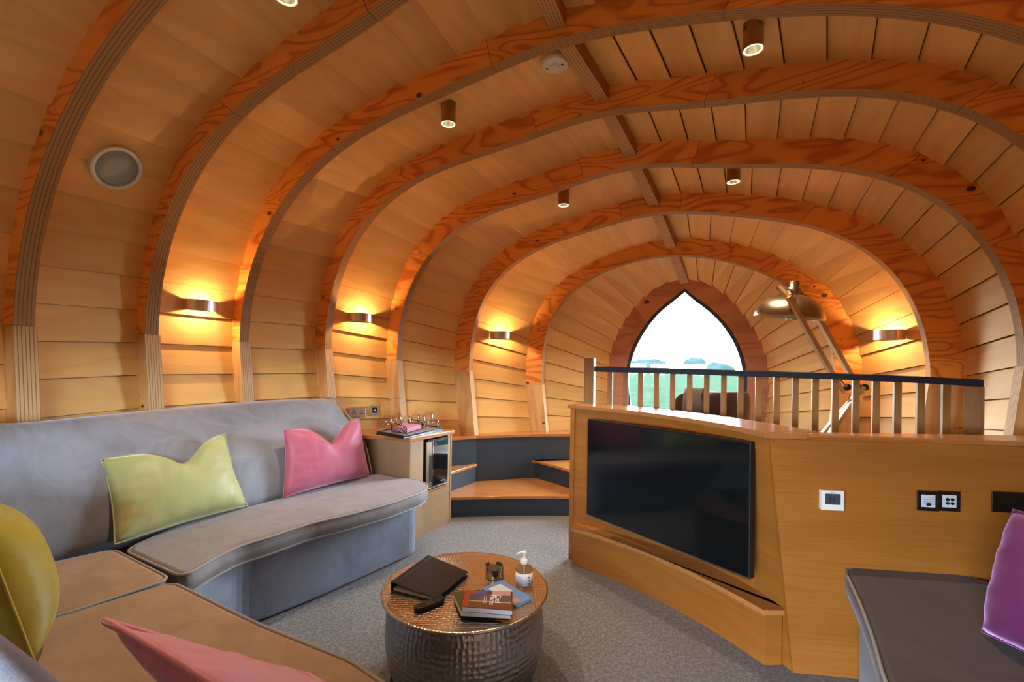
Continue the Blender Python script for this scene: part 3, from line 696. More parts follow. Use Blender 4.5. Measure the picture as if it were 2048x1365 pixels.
MB().prism([(cf[-1][0]+.171, cf[-1][1]-.012), (rb0[0], rb0[1]-.012), (rb0[0]+.02, rb0[1]+.24), cb[-1], (cf[-1][0]+.171, 2.02)], zr-.024, zr-.003).build('counter_top', M['oaktop'], con, bevel=.004)
MB().prism([(cf[-1][0]+.03, a1[1]-.012), (rb0[0], rb0[1]-.010), (rb0[0], rb0[1]), (cf[-1][0]+.03, a1[1])], zr-.045, zr-.0265).build('cornice_strip', M['oak'], con)

# television
tvl0, tvl1 = Vector(P3(1171, 1032, 2.97)), Vector(P3(1177, 837, 2.97)); tvr0, tvr1 = Vector(P3(1497, 1158, 2.075)), Vector(P3(1503, 887, 2.075))
tx = ((tvr0-tvl0)+(tvr1-tvl1)).normalized(); tz = Vector((0, 0, 1)); tz = (tz-tx*tz.dot(tx)).normalized(); tn = tz.cross(tx); tn = tn if tn.y < 0 else -tn
tc_ = (tvl0+tvl1+tvr0+tvr1)/4; tw = (tvr0-tvl0).length/2; th_ = ((tvl1-tvl0).length+(tvr1-tvr0).length)/4
tv = empty('television', tc_-tz*th_, 'large black flat television fixed to the oak screen wall', 'television')
MB().box(tc_-tn*.022, tx*tw, tz*th_, tn*.022).build('casing', M['black'], tv, bevel=.004)
MB().box(tc_+tn*.001, tx*(tw-.008), tz*(th_-.010), tn*.0012).build('screen', M['tvglass'], tv)
MB().box(tc_-tz*(th_-.004)+tn*.002, tx*tw, tz*.005, tn*.003).build('bottom_trim', M['bronze'], tv)
MB().box(tc_-tn*.075, tx*.2, tz*.15, tn*.032).build('wall_bracket', M['black'], tv)

# thermostat and socket plates on the right-hand face
fx = Vector((rb0[0]-a0[0], rb0[1]-a0[1], 0)).normalized(); fn = Vector((fx.y, -fx.x, 0)); fz = Vector((0, 0, 1))
def onface(px, py):
    x, y = derot(px, py); x /= F; y /= F
    # ray (x,1,-y)*s hits plane through a0 with normal fn
    s = (a0[0]*fn.x+a0[1]*fn.y)/(x*fn.x+fn.y); return Vector((x*s, s, EYE-y*s))
def faceplate(name, px, py, wd, ht, th, mat, parent=None, label=None, cat=None):
    c = onface(px, py)+fn*(th/2+.0005); e = empty(name, c, label, cat)
    MB().box(c, fx*wd/2, fz*ht/2, fn*th/2).build('plate', mat, e, bevel=.0025); return e, c+fn*th/2
th1, c = faceplate('thermostat', 1660, 999, .090, .085, .022, M['white'], label='white wall thermostat showing 25 on a grey display', cat='thermostat')
MB().box(c+fz*.006, fx*.030, fz*.023, fn*.0006).build('display', M['lcd'], th1)
text('display_reading', '25', c+fz*.004+fn*.001-fx*.004, fx, fz, .026, M['black'], th1)
MB().box(c+fz*.034, fx*.009, fz*.0012, fn*.0005).build('brand_mark', M['lcd'], th1)
s1, c = faceplate('socket_plate', 1854.5, 1002, .086, .086, .005, M['plate'], label='black nickel plate with a white data socket insert', cat='socket')
MB().box(c, fx*.026, fz*.026, fn*.002).build('insert', M['inlay'], s1, bevel=.001)
for q in range(4): MB().box(c+fz*(.017-.010*q)+fn*.0022, fx*.021, fz*.0007, fn*.0004).build('insert_line', M['lcd'], s1)
MB().box(c-fz*.014+fn*.0022, fx*.008, fz*.006, fn*.0008).build('port', M['black'], s1)
s2, c2 = faceplate('socket_plate', 1896.5, 1002.5, .086, .086, .005, M['plate'], label='black nickel plate with four round aerial sockets', cat='socket')
MB().box(c2, fx*.026, fz*.026, fn*.002).build('insert', M['inlay'], s2, bevel=.001)
for ix in (-.009, .009):
    for iz in (-.008, .008):
        MB().lathe([(.0065, 0), (.0065, .004), (.003, .004)], c2+fx*ix+fz*iz+fn*.002, 12, fn, capt=True).build('aerial_port', M['black'], s2)
        MB().lathe([(.0028, 0), (.0028, .0052)], c2+fx*ix+fz*iz+fn*.002, 8, fn, capt=True).build('aerial_pin', M['chrome'], s2)
for e_, cc in ((s1, c), (s2, c2)):
    for sx in (-.035, .035): MB().lathe([(.0028, 0), (.0028, .001)], cc+fx*sx, 8, fn, capt=True).build('screw', M['chrome'], e_)
    MB().box(cc-fx*.0418, fx*.0008, fz*.042, fn*.0006).build('bright_edge', M['chrome'], e_)
s3, c = faceplate('socket_plate', 2022, 1005, .148, .086, .005, M['plate'], label='double black nickel mains socket half hidden by the plum cushion', cat='socket')
MB().box(c-fx*.0725, fx*.0008, fz*.042, fn*.0006).build('bright_edge', M['chrome'], s3)
for sx in (-.038, .038):
    for (ax, az, w_, h_) in ((0, .012, .004, .008), (-.011, -.009, .006, .003), (.011, -.009, .006, .003)):
        MB().box(c+fx*(sx+ax)+fz*az, fx*w_/2*1.4, fz*h_/1.6, fn*.0006).build('pin_slot', M['black'], s3)
for sx in (-.008, .008): MB().box(c+fx*sx-fz*.012, fx*.005, fz*.008, fn*.002).build('rocker', M['black'], s3)

# ================================================================ railing
RLp = [(1190, 733.2), (1380, 738), (1495, 741.4), (1669, 746.8), (1833, 753), (1963, 759.8)]
RA, RB = Vector((.61, 3.3, 0)), Vector((2.52, 2.47, 0))
def railpt(px, py):
    x, _ = derot(px, py); x /= F; d = RB-RA
    t = (x*RA.y-RA.x)/(d.x-x*d.y); p = RA+d*t; return Vector(P3(px, py, p.y))
rl = empty('railing', (RA.x, RA.y, .54), 'oak baluster railing with a navy painted handrail above the counter', 'railing')
rp_ = [railpt(*q) for q in RLp]; rd = (RB-RA).normalized(); rn = Vector((-rd.y, rd.x, 0)); rn = -rn if rn.y > 0 else rn
mb = MB(); hw = .026; rh = .038
v = []
for p in rp_: v += [p+rn*hw, p-rn*hw, p-rn*hw-Vector((0, 0, rh)), p+rn*hw-Vector((0, 0, rh))]
n = len(rp_); f = [(i*4+a, i*4+(a+1) % 4, (i+1)*4+(a+1) % 4, (i+1)*4+a) for i in range(n-1) for a in range(4)]+[(0, 1, 2, 3), tuple((n-1)*4+a for a in (3, 2, 1, 0))]
mk('handrail', v, f, M['railpaint'], rl, bevel=.004)
np0 = Vector(P3(1180, 735, 3.33)); nt_ = P3(1180, 717, 3.33)[2]
MB().box((np0.x, np0.y, (nt_+.54)/2), rd*.035, rn*.035, Vector((0, 0, (nt_-.54)/2))).build('newel_post', M['baluster'], rl, bevel=.003)
ep = railpt(1948, 790)
MB().box((ep.x, ep.y, (1.245+.54)/2), (Vector((.8, .6, 0)))*.040, Vector((-.6, .8, 0))*.036, Vector((0, 0, (1.245-.54)/2))).build('newel_post', M['baluster'], rl, bevel=.003)
bal = [1221, 1252, 1282, 1314, 1346, 1380, 1414, 1448, 1482, 1517, 1554, 1591, 1631, 1671, 1712, 1752, 1795, 1841, 1892]
bd1, bd2 = (rd*.85+rn*.5).normalized(), (rn*.85-rd*.5).normalized()
for px in bal:
    y = np.interp(px, [q[0] for q in RLp], [q[1] for q in RLp]); p = railpt(px, y)
    zt_ = p.z-rh+.002
    MB().box((p.x, p.y, (zt_+.54)/2), rd*.017, rn*.014, Vector((0, 0, (zt_-.54)/2))).build('baluster', M['baluster'], rl)

# ================================================================ cabinet with wine cooler
cab = empty('corner_cabinet', (-.9, 3.9, 0), 'pale oak cabinet with an oak top standing beside the steps', 'cabinet')
cA = Vector((*G(901.5, 1045, 0), 0)); cB0 = Vector((*G(848, 1070, 0), 0)); cx_ = (cB0-cA).normalized(); cB = cA+cx_*.50; cn = Vector((cx_.y, -cx_.x, 0)); cn = cn if cn.y < 0 else -cn
ct = .775
D_ = -cn
def cp(u_, d, z): p = cA+cx_*u_+D_*d; return Vector((p.x, p.y, z))
def cbox(u0, u1, d0, d1, z0, z1):
    return MB().box((cp(u0, d0, z0)+cp(u1, d1, z1))/2, cx_*(u1-u0)/2, D_*(d1-d0)/2, Vector((0, 0, (z1-z0)/2)))
wdt = .50
def ucab(px): # distance along front from px
    x, _ = derot(px, 920); x /= F; return (x*cA.y-cA.x)/(cx_.x-x*cx_.y)
u0, u1 = ucab(896), ucab(847)
cbox(0, .018, 0, .40, 0, ct-.03).build('side_panel', M['greyoak'], cab, bevel=.001)
cbox(.0185, u0, .003, .022, 0, ct-.03).build('front_stile', M['greyoak'], cab)
cbox(u1, wdt-.018, .003, .022, 0, ct-.03).build('front_stile', M['greyoakv'], cab)
cbox(wdt-.018, wdt, .003, .62, 0, ct-.03).build('side_panel', M['greyoakv'], cab, bevel=.001)
cbox(u0, u1, .003, .022, 0, .315).build('front_panel', M['greyoak'], cab)
cbox(u0, u1, .0, .35, .315, .332).build('shelf', M['oak'], cab, bevel=.001)
cbox(.0185, wdt-.0185, .56, .575, 0, ct-.03).build('back_panel', M['greyoakv'], cab)
tp = [cp(-.01, -.02, 0), cp(wdt+.03, -.02, 0), cp(wdt+.03, .22, 0), cp(wdt+.12, .42, 0), cp(wdt+.30, .62, 0), cp(-.01, .62, 0)]
tp = [(p.x, p.y) for p in tp]
MB().prism(tp, ct-.03, ct).build('cabinet_top', M['oaktop'], cab, bevel=.004)
# cooler stands on the cabinet shelf
fr_ = empty('wine_cooler', cp((u0+u1)/2, .1, .333), 'small black wine cooler with a steel door strip set into the cabinet', 'wine cooler')
ua, ub = u0+.006, u1-.022
cbox(ua, ub, .045, .42, .352, .715).build('body', M['black'], fr_, bevel=.003)
cbox(ua, ub, -.004, .044, .345, .715).build('door', M['black'], fr_, bevel=.002)
cbox(ua+.004, ub-.085, -.0065, -.0045, .360, .712).build('door_glass', plain('smoked cooler glass', (.006, .006, .007), .03, spec=.8), fr_)
cbox(ub-.075, ub-.004, -.008, -.0045, .350, .712).build('door_strip', M['bronze'], fr_)
cbox(ub-.070, ub-.040, -.0105, -.0085, .400, .610).build('handle_recess', M['black'], fr_)
cbox(ub-.080, ub-.074, -.012, -.0045, .345, .714).build('bright_edge', M['chrome'], fr_)
cbox(ua, ub, -.010, -.0045, .345, .350).build('bottom_edge', M['steel'], fr_)
cbox(ua, ub-.02, -.006, .1, .719, .730).build('top_vent', M['black'], fr_)
for q in (ua+.02, ub-.02): cbox(q-.012, q+.012, .02, .045, .333, .352).build('foot', M['black'], fr_)
lm = plain('violet indicator', (.1, .05, .8), .4, emit=(.25, .1, 1), estr=3)
MB().lathe([(.005, 0), (.005, .002)], cp(ub-.115, -.0066, .690), 10, cn, capt=True).build('indicator', lm, fr_)
for q in range(3):
    cbox(ua+.05+.015*q, ua+.062+.015*q, -.0072, -.0066, .378, .384).build('brand_mark', M['satinplate'], fr_)

# two sockets on the board wall behind the sofa end
def shell_hit(bay, px, py):
    a, b = shell_nodes(bay); S = np.linspace(0, 1, 41); best = None
    x, y = derot(px, py); x /= F; y /= F
    n = len(a)
    Va = np.array([W(bay, *p, 0) for p in a]); Vb = np.array([W(bay+1, *p, 0) for p in b])
    j = np.linspace(0, n-1, (n-1)*12+1); Va = np.stack([np.interp(j, range(n), Va[:, i]) for i in range(3)], 1); Vb = np.stack([np.interp(j, range(n), Vb[:, i]) for i in range(3)], 1)
    P = Va[None]*(1-S[:, None, None])+Vb[None]*S[:, None, None]
    ok = P[..., 1] > .3
    e = np.where(ok, np.hypot(P[..., 0]/P[..., 1]-x, (EYE-P[..., 2])/P[..., 1]-y), 9e9)
    i, q = np.unravel_index(np.argmin(e), e.shape)
    p = Vector(P[i, q]); q2 = min(q+6, P.shape[1]-1); q1 = max(q-6, 0)
    t = Vector(P[i, q2]-P[i, q1]).normalized(); al = Vector(Vb[q]-Va[q]).normalized()
    nrm = t.cross(al).normalized(); cen = Vector((*(np.array(CEN[bay])+np.array(CEN[bay+1]))/2, 1.5))
    if nrm.dot(cen-p) < 0: nrm = -nrm
    return p, al, nrm
def wallplate(px, py, wd, label, double):
    p, al, nr = shell_hit(4, px, py); up = nr.cross(al); up = up if up.z > 0 else -up
    c = p+nr*.018; e = empty('socket_plate', c, label, 'socket')
    MB().box(c, al*wd/2, up*.043, nr*.004).build('plate', M['satinplate'], e, bevel=.002); c = c+nr*.004
    if double:
        for sx in (-.038, .038):
            for (ax, az, w_, h_) in ((0, .006, .006, .012), (-.012, -.012, .009, .005), (.012, -.012, .009, .005)):
                MB().box(c+al*(sx+ax)+up*az, al*w_/2*1.6, up*h_/1.5, nr*.0008).build('pin_slot', M['black'], e)
        for sx in (-.008, .008): MB().box(c+al*sx+up*.018, al*.005, up*.010, nr*.002).build('rocker', M['chrome'], e)
    else:
        MB().box(c, al*.025, up*.025, nr*.001).build('insert', M['black'], e)
        MB().box(c, al*.006, up*.006, nr*.002).build('port', M['inlay'], e)
wallplate(712, 823.5, .150, 'satin steel double mains socket above the sofa end', True)
wallplate(746.5, 822.5, .086, 'satin steel single socket with black insert above the cabinet', False)

# ================================================================ tray, glasses, napkins
zc = ct+.0005
def traypts(z): return [G(752, 866, z), G(807, 876, z), G(888, 858, z), (G(752, 866, z)[0]+G(888, 858, z)[0]-G(807, 876, z)[0], G(752, 866, z)[1]+G(888, 858, z)[1]-G(807, 876, z)[1])]
def shrink(P, d):
    c = Vector((sum(p[0] for p in P)/len(P), sum(p[1] for p in P)/len(P))); return [tuple(Vector(p[:2])+(c-Vector(p[:2])).normalized()*d) for p in P]
tr0 = traypts(zc+.012)
# keep the tray inside the cabinet top
tray = empty('serving_tray', (tr0[1][0], tr0[1][1], zc), 'lower of two stacked black lacquer trays on the cabinet', 'tray')
MB().prism(tr0, zc, zc+.010).build('tray_base', M['lacquer'], tray, bevel=.002)
def rim(P, z0, z1, w_):
    Q = shrink(P, w_*1.4); n = len(P); v = [(*p, z0) for p in P]+[(*p, z0) for p in Q]+[(*p, z1) for p in P]+[(*p, z1) for p in Q]
    f = []
    for i in range(n):
        j = (i+1) % n; f += [(i, j, 2*n+j, 2*n+i), (n+i, n+j, 3*n+j, 3*n+i), (2*n+i, 2*n+j, 3*n+j, 3*n+i), (i, j, n+j, n+i)]
    return v, f
tray2 = empty('serving_tray', (tr0[1][0], tr0[1][1], zc+.0105), 'upper black lacquer tray with grey lining holding glasses and napkins', 'tray')
tr1 = shrink(tr0, .008)
MB().prism(tr1, zc+.0105, zc+.016).build('tray_base', M['lacquer'], tray2)
MB().prism(shrink(tr1, .02), zc+.016, zc+.0175).build('tray_lining', M['traytop'], tray2)
v, f = rim(tr1, zc+.0162, zc+.026, .010); mk('tray_rim', v, f, M['lacquer'], tray2, bevel=.001)
zt2 = zc+.0178
def wineglass(name, H_, bw, fw, label, grp):
    o = empty(name, (0, 0, 0), label, 'glass', grp)
    # upside down: bowl rim on the tray
    bh = H_*.50
    prof = [(bw*.86, 0), (bw*.97, bh*.25), (bw, bh*.5), (bw*.86, bh*.75), (bw*.5, bh*.93), (.006, bh), (.0035, bh+.01)]
    inner = [(r-.0015 if r > .01 else r*.5, h) for r, h in prof[:-2]]
    MB().lathe([(p[0], p[1]) for p in inner[::-1]]+prof, (0, 0, 0), 20).build('bowl', M['glass'], o, smooth=True, fix=False)
    MB().lathe([(.0040, bh+.004), (.0032, bh+.02), (.0032, H_-.012), (.006, H_-.004)], (0, 0, 0), 10, capb=True, capt=True).build('stem', M['glass'], o, smooth=True)
    MB().lathe([(.006, H_-.006), (fw*.8, H_-.003), (fw, H_-.0015), (fw, H_), (.004, H_)], (0, 0, 0), 20, capb=True, capt=True).build('foot', M['glass'], o, smooth=True)
    return o
wg = wineglass('wine_glass', .215, .040, .035, 'upturned wine glass at the left end of the tray, above the napkin holder', 'upturned wine glasses')
posn = [((774, 858), 'upturned wine glass at the left corner of the tray'), ((794, 853), 'upturned wine glass second from the left on the tray'), ((814, 855), 'upturned wine glass behind the middle of the napkin holder'), ((831, 850), 'upturned wine glass between the napkin holder and the tumblers')]
for q, (p, l) in enumerate(posn):
    g_ = G3(*p, zt2); o = wg if q == 0 else copy_tree(wg); o.location = g_; o['label'] = l
    k_ = [1.12, 1.12, .98, .98][q]; o.scale = (k_, k_, k_)
def tumbler(h, r0, r1, label):
    o = empty('tumbler', (0, 0, 0), label, 'glass', 'upturned tumblers')
    MB().lathe([(r0-.003, 0), (r0, 0), (r0*.98+r1*.02, h*.5), (r1, h-.004), (r1-.004, h), (.001, h), (.001, h-.014), (r1-.008, h-.012), (r0-.003, 0)], (0, 0, 0), 20).build('glass_wall', M['glass'], o, smooth=True); return o
tm = tumbler(.095, .036, .027, 'tall upturned tumbler')
for q, (p, l, s_) in enumerate([((843, 853), 'upturned tumbler just right of the last wine glass', 1.1), ((858, 849), 'tallest upturned tumbler, at the back of the tray', 1.25), ((851, 857), 'upturned tumbler in front of the tallest one', .85)]):
    o = tm if q == 0 else copy_tree(tm); o.location = G3(*p, zt2); o['label'] = l; o.scale = (s_, s_, s_)
t2_ = tumbler(.062, .042, .040, 'squat upturned glass at the right end of the tray'); t2_.location = G3(869, 852, zt2)
# napkins + holder
nq = [G(783, 864, zt2), G(813, 868, zt2), G(845, 858, zt2)]; nq.append((nq[0][0]+nq[2][0]-nq[1][0], nq[0][1]+nq[2][1]-nq[1][1]))
nb = shrink(nq, .012)
o = empty('napkin_stack', (nq[1][0], nq[1][1], zt2), 'stack of folded pink paper napkins in the wire holder', 'napkins')
for q in range(5):
    MB().prism(shrink(nb, .002*(q % 3)), zt2+.004+q*.0062, zt2+.0095+q*.0062).build('napkin', M['napkin'], o)
nh = empty('napkin_holder', (nq[0][0], nq[0][1], zt2), 'black wire napkin holder with heart scrolls on the tray', 'napkin holder')
q3 = [Vector((*p, 0)) for p in nq]; zz = lambda h: Vector((0, 0, zt2+h))
MB().tube([p+zz(.003) for p in q3], .0025, 6, True).build('base_wire', M['wire'], nh)
for (a, b) in ((0, 1), (3, 2)):
    A_, B_ = q3[a], q3[b]; fr2 = MB().tube([A_+zz(.003), A_+zz(.060), A_+(B_-A_)*.25+zz(.068), A_+(B_-A_)*.75+zz(.058), B_+(A_-B_)*.06+zz(.050), B_+zz(.038), B_+zz(.003)], .0034, 6)
    fr2.build('side_frame', M['wire'], nh)
    for h in range(3):
        s0 = (h+.5)/3; cc = A_+(B_-A_)*s0; d = (B_-A_)/6.4
        for sg in (-1, 1):
            pts = [cc+zz(.006), cc+d*.55*sg+zz(.022), cc+d*.92*sg+zz(.036), cc+d*.75*sg+zz(.047), cc+d*.35*sg+zz(.047), cc+d*.15*sg+zz(.039), cc+d*.38*sg+zz(.034)]
            MB().tube(pts, .0024, 5).build('heart_scroll', M['wire'], nh)
mid0 = (q3[0]+q3[3])/2; mid1 = (q3[1]+q3[2])/2
MB().tube([mid0+zz(.003), mid0+zz(.062), (mid0+mid1)/2+zz(.066), (mid0*.3+mid1*.7)+zz(.050)], .0024, 6).build('hold_arm', M['wire'], nh)

# ================================================================ sofa
def catmull(P, n=8, closed=False):
    P = [Vector(p) for p in P]; m = len(P); r = []
    for i in range(m if closed else m-1):
        g_ = (lambda k: P[k % m]) if closed else (lambda k: P[min(max(k, 0), m-1)])
        a, b, c, d = g_(i-1), g_(i), g_(i+1), g_(i+2)
        for j in range(n):
            t = j/n; r.append(.5*((2*b)+(c-a)*t+(2*a-5*b+4*c-d)*t*t+(3*b-a-3*c+d)*t**3))
    if not closed: r.append(P[-1])
    return r
def roundpoly(P, r=.05, n=4):
    P = [Vector((p[0], p[1])) for p in P]; out_ = []; m = len(P)
    for i in range(m):
        a, b, c = P[i-1], P[i], P[(i+1) % m]; d1 = (a-b); d2 = (c-b); rr = min(r, d1.length*.45, d2.length*.45); s = b+d1.normalized()*rr; e = b+d2.normalized()*rr
        for j in range(n+1):
            t = j/n; out_.append(tuple(s*(1-t)**2+b*2*t*(1-t)+e*t*t))
    return out_
def densify(P, step=.07):
    r = []; m = len(P)
    for i in range(m):
        a = Vector(P[i]); b = Vector(P[(i+1) % m]); k = max(1, int((b-a).length/step))
        for j in range(k): r.append(tuple(a+(b-a)*j/k))
    return r
def inset(P, d):
    m = len(P); r = []; ar = sum(P[i][0]*P[(i+1) % m][1]-P[(i+1) % m][0]*P[i][1] for i in range(m)); sg = 1 if ar > 0 else -1
    for i in range(m):
        a = Vector(P[i-1]); b = Vector(P[i]); c = Vector(P[(i+1) % m]); t = (c-a); t = t.normalized() if t.length > 0 else Vector((1, 0))
        r.append((b.x-t.y*d*sg, b.y+t.x*d*sg))
    return r
def cushion(name, P, z0, z1, mat, parent, r=.05, pmat=None):
    """padded seat cushion: domed top, bulging sides, piped edges"""
    P = densify(roundpoly(P, r, 4), .05); n = len(P); rings = []
    H_ = z1-z0
    for d, z in ((.012, z0), (.0, z0+H_*.12), (-.008, z0+H_*.5), (.0, z0+H_*.88), (.006, z1-.004), (.013, z1+.001), (.02, z1+.002)):
        rings.append([(*p, z) for p in inset(P, d)])
    # collapse the inside towards the middle
    c = Vector((sum(p[0] for p in P)/n, sum(p[1] for p in P)/n))
    last = rings[-1]
    v = [p for rg in rings for p in rg]; f = [(i*n+j, i*n+(j+1) % n, (i+1)*n+(j+1) % n, (i+1)*n+j) for i in range(len(rings)-1) for j in range(n)]
    f.append(tuple(range(n))[::-1]); f.append(tuple((len(rings)-1)*n+j for j in range(n)))
    o = mk(name, v, f, mat, parent, smooth=True)
    for q_f in o.data.polygons:
        if len(q_f.vertices) > 6: q_f.use_smooth = False
    for z in (z1-.006, z0+.006):
        MB().tube([(*p, z) for p in inset(P, -.002 if z > z0+.05 else .004)], .0062, 6, True).build('piping', pmat or M['piping'], o, smooth=True)
    return o
sofa = empty('sectional_sofa', (-1.5, 2.0, 0), 'long curved grey blue velvet corner sofa along the left wall', 'sofa')
SZ = .48
junc = [(-2.05, 1.55), (-2.02, 1.80), (-1.90, 2.02), (-1.72, 2.33), (-1.53, 2.68), (-1.30, 3.10), (-1.07, 3.50)]
jc = [tuple(p[:2]) for p in catmull([(*p, 0) for p in junc], 4)]
gs = lambda px, py: G(px, py, SZ)
Aflt = gs(250, 1096); Afr = gs(366, 1148)
A_poly = [Afr, gs(429, 1110), gs(480, 1086), gs(531, 1072), gs(615, 1044), gs(700, 1025), gs(780, 1004), gs(845, 981), gs(857, 968), (-.655, 3.335), (-.74, 3.385), (-.90, 3.455), (-1.04, 3.52), jc[20], jc[16], jc[12], Aflt]
cushion('seat_cushion', A_poly, .375, SZ-.008, M['velvetsheen'], sofa, .06)
B_poly = [gs(78, 1127), gs(228, 1095), gs(340, 1152), gs(115, 1226), (-1.86, 1.28), (-2.1, 1.5)]
cushion('seat_cushion', B_poly, .375, SZ-.008, M['velvetwarmsheen'], sofa, .05)
C_poly = [gs(116, 1231), gs(345, 1160), gs(394, 1183), gs(460, 1216), gs(536, 1251), gs(620, 1284), gs(700, 1315), (-.22, 1.13), (.02, .99), (-.28, .40), (-.9, .72), (-1.5, 1.05), (-1.84, 1.25)]
cushion('seat_cushion', C_poly, .375, SZ-.008, M['velvetwarmsheen'], sofa, .045)
# base plinths
base_front = [(-.20, 1.08), (-.62, 1.30), G(540, 1240, 0), (-1.02, 2.62), G(700, 1172, 0), G(829, 1111, 0)]
bf = [(.0, .95), (-.28, 1.13), (-.85, 1.44), (-1.20, 1.66), (-1.34, 1.82), G(475, 1264, 0), G(540, 1240, 0), G(640, 1199, 0), G(740, 1153, 0), G(829, 1111, 0)]
bpoly = bf+[(-.68, 3.27), (-.92, 3.42), (-1.05, 3.50), (-1.3, 3.16), (-1.6, 2.62), (-1.85, 2.2), (-2.1, 1.8), (-2.1, 1.45), (-1.6, 1.05), (-1.0, .7), (-.35, .36)]
MB().prism(roundpoly(bpoly, .05, 3), .012, .372).build('base', M['velvet'], sofa, bevel=.012, seg=3)
MB().prism(inset(densify(roundpoly(bpoly, .05, 3), .1), .03), 0, .0115).build('plinth', M['batten'], sofa)
# backrest: swept along the junction
topc = [P3(-330, 880, 1.52)[:2], P3(-140, 867, 1.80)[:2]]
def backrest(name, J, Tp, zt_, endcap=True, side=1, mat=None):
    """J junction points (x,y), Tp matching top points (x,y), zt_ list of top heights"""
    J = catmull([(*p, 0) for p in J], 6); Tp = catmull([(p[0], p[1], z) for p, z in zip(Tp, zt_)], 6); n = len(J); R_ = []
    for j, t in zip(J, Tp):
        d = Vector((t.x-j.x, t.y-j.y, 0)); L = d.length; d.normalize(); zt0 = t.z
        pr = [(.00, .40), (.00, .50), (.045, .66), (.10, .80), (L*.62, zt0-.115), (L*.74, zt0-.05), (L*.86, zt0-.012), (L, zt0), (L+.05, zt0-.008), (L+.09, zt0-.045), (L+.11, zt0-.12), (L+.11, .40)]
        R_.append([Vector((j.x, j.y, 0))+d*a+Vector((0, 0, z)) for a, z in pr])
    m = len(R_[0]); v = [p for r in R_ for p in r]
    f = [(i*m+k, i*m+(k+1) % m, (i+1)*m+(k+1) % m, (i+1)*m+k) for i in range(n-1) for k in range(m)]
    o = mk(name, v, f+[tuple(range(m)), tuple((n-1)*m+k for k in range(m))[::-1]], mat or M['velvet'], sofa, smooth=True)
    o.modifiers.new('s', 'SUBSURF').levels = 1; o.modifiers['s'].render_levels = 1
    for e in ((0, n-1) if endcap else ()):
        MB().tube([p for p in R_[e][:11]], .007, 6).build('piping', M['piping'], o, smooth=True)
    return o
tops = [(-2.36, 1.62), P3(-90, 857, 1.75)[:2], P3(40, 845, 2.02)[:2], P3(190, 831, 2.33)[:2], P3(330, 817, 2.70)[:2], P3(500, 803, 3.18)[:2], P3(662, 796, 3.62)[:2]]
zts = [1.075, 1.075, P3(40, 845, 2.02)[2], P3(190, 831, 2.33)[2], P3(330, 817, 2.70)[2], P3(500, 803, 3.18)[2], P3(662, 796, 3.62)[2]]
backrest('backrest', junc, tops, zts)
# near backrest
jn = [(-1.98, 1.40), (-1.48, 1.18), (-1.02, .94), (-.54, .70), (-.26, .55)]
tn_ = [(-2.15, 1.22), (-1.60, 1.04), (-1.13, .81), (-.65, .57), (-.37, .41)]
backrest('backrest', jn, tn_, [.965]*5)

# right sofa
M['benchbase'] = velvet('bench velvet with painted shade', (.05, .058, .085), (.025, .028, .04), .15)  # shadow under the bench seat painted into this darker colour
sof2 = empty('velvet_bench', (1.5, 1.5, 0), 'dark taupe velvet bench seat under the socket plates at right', 'sofa')
M['taupe'] = velvet('taupe velvet', (.075, .058, .052), (.035, .027, .025), .15, (.8, .8, .95))
R1_ = [gs(1692, 1138), gs(1712, 1116), gs(1745, 1114), gs(1860, 1132), gs(1965, 1157), (1.93, 1.62), (1.90, 1.35), (1.70, .95), (1.5, .55), (1.2, .45), (.80, .62), (.90, 1.0), gs(1768, 1340), gs(1748, 1270), gs(1722, 1200)]
cushion('seat_cushion', R1_, .37, SZ-.008, M['taupe'], sof2, .04, plain('pale piping', (.30, .28, .28), .5))
MB().prism(roundpoly([(1.47, 1.915), (1.98, 1.83), (2.0, 1.5), (1.85, 1.1), (1.6, .55), (1.2, .4), (.82, .6), (.94, 1.0), (1.12, 1.35)], .06, 3), .01, .366).build('base', M['benchbase'], sof2, bevel=.012, seg=3)
bkp = [(1.95, 1.70), (1.92, 1.38), (1.74, .98), (1.54, .60)]
sofa_, sofa = sofa, sof2
b_ = backrest('backrest', bkp, [(2.08, 1.70), (2.06, 1.33), (1.87, .92), (1.66, .54)], [.86]*4, True, mat=M['taupe'])
sofa = sofa_

M['salmon'] = velvet('rose pink velvet', (.80, .36, .44), (.66, .22, .30), .5, (1, .8, .9), 3, .5, .5)
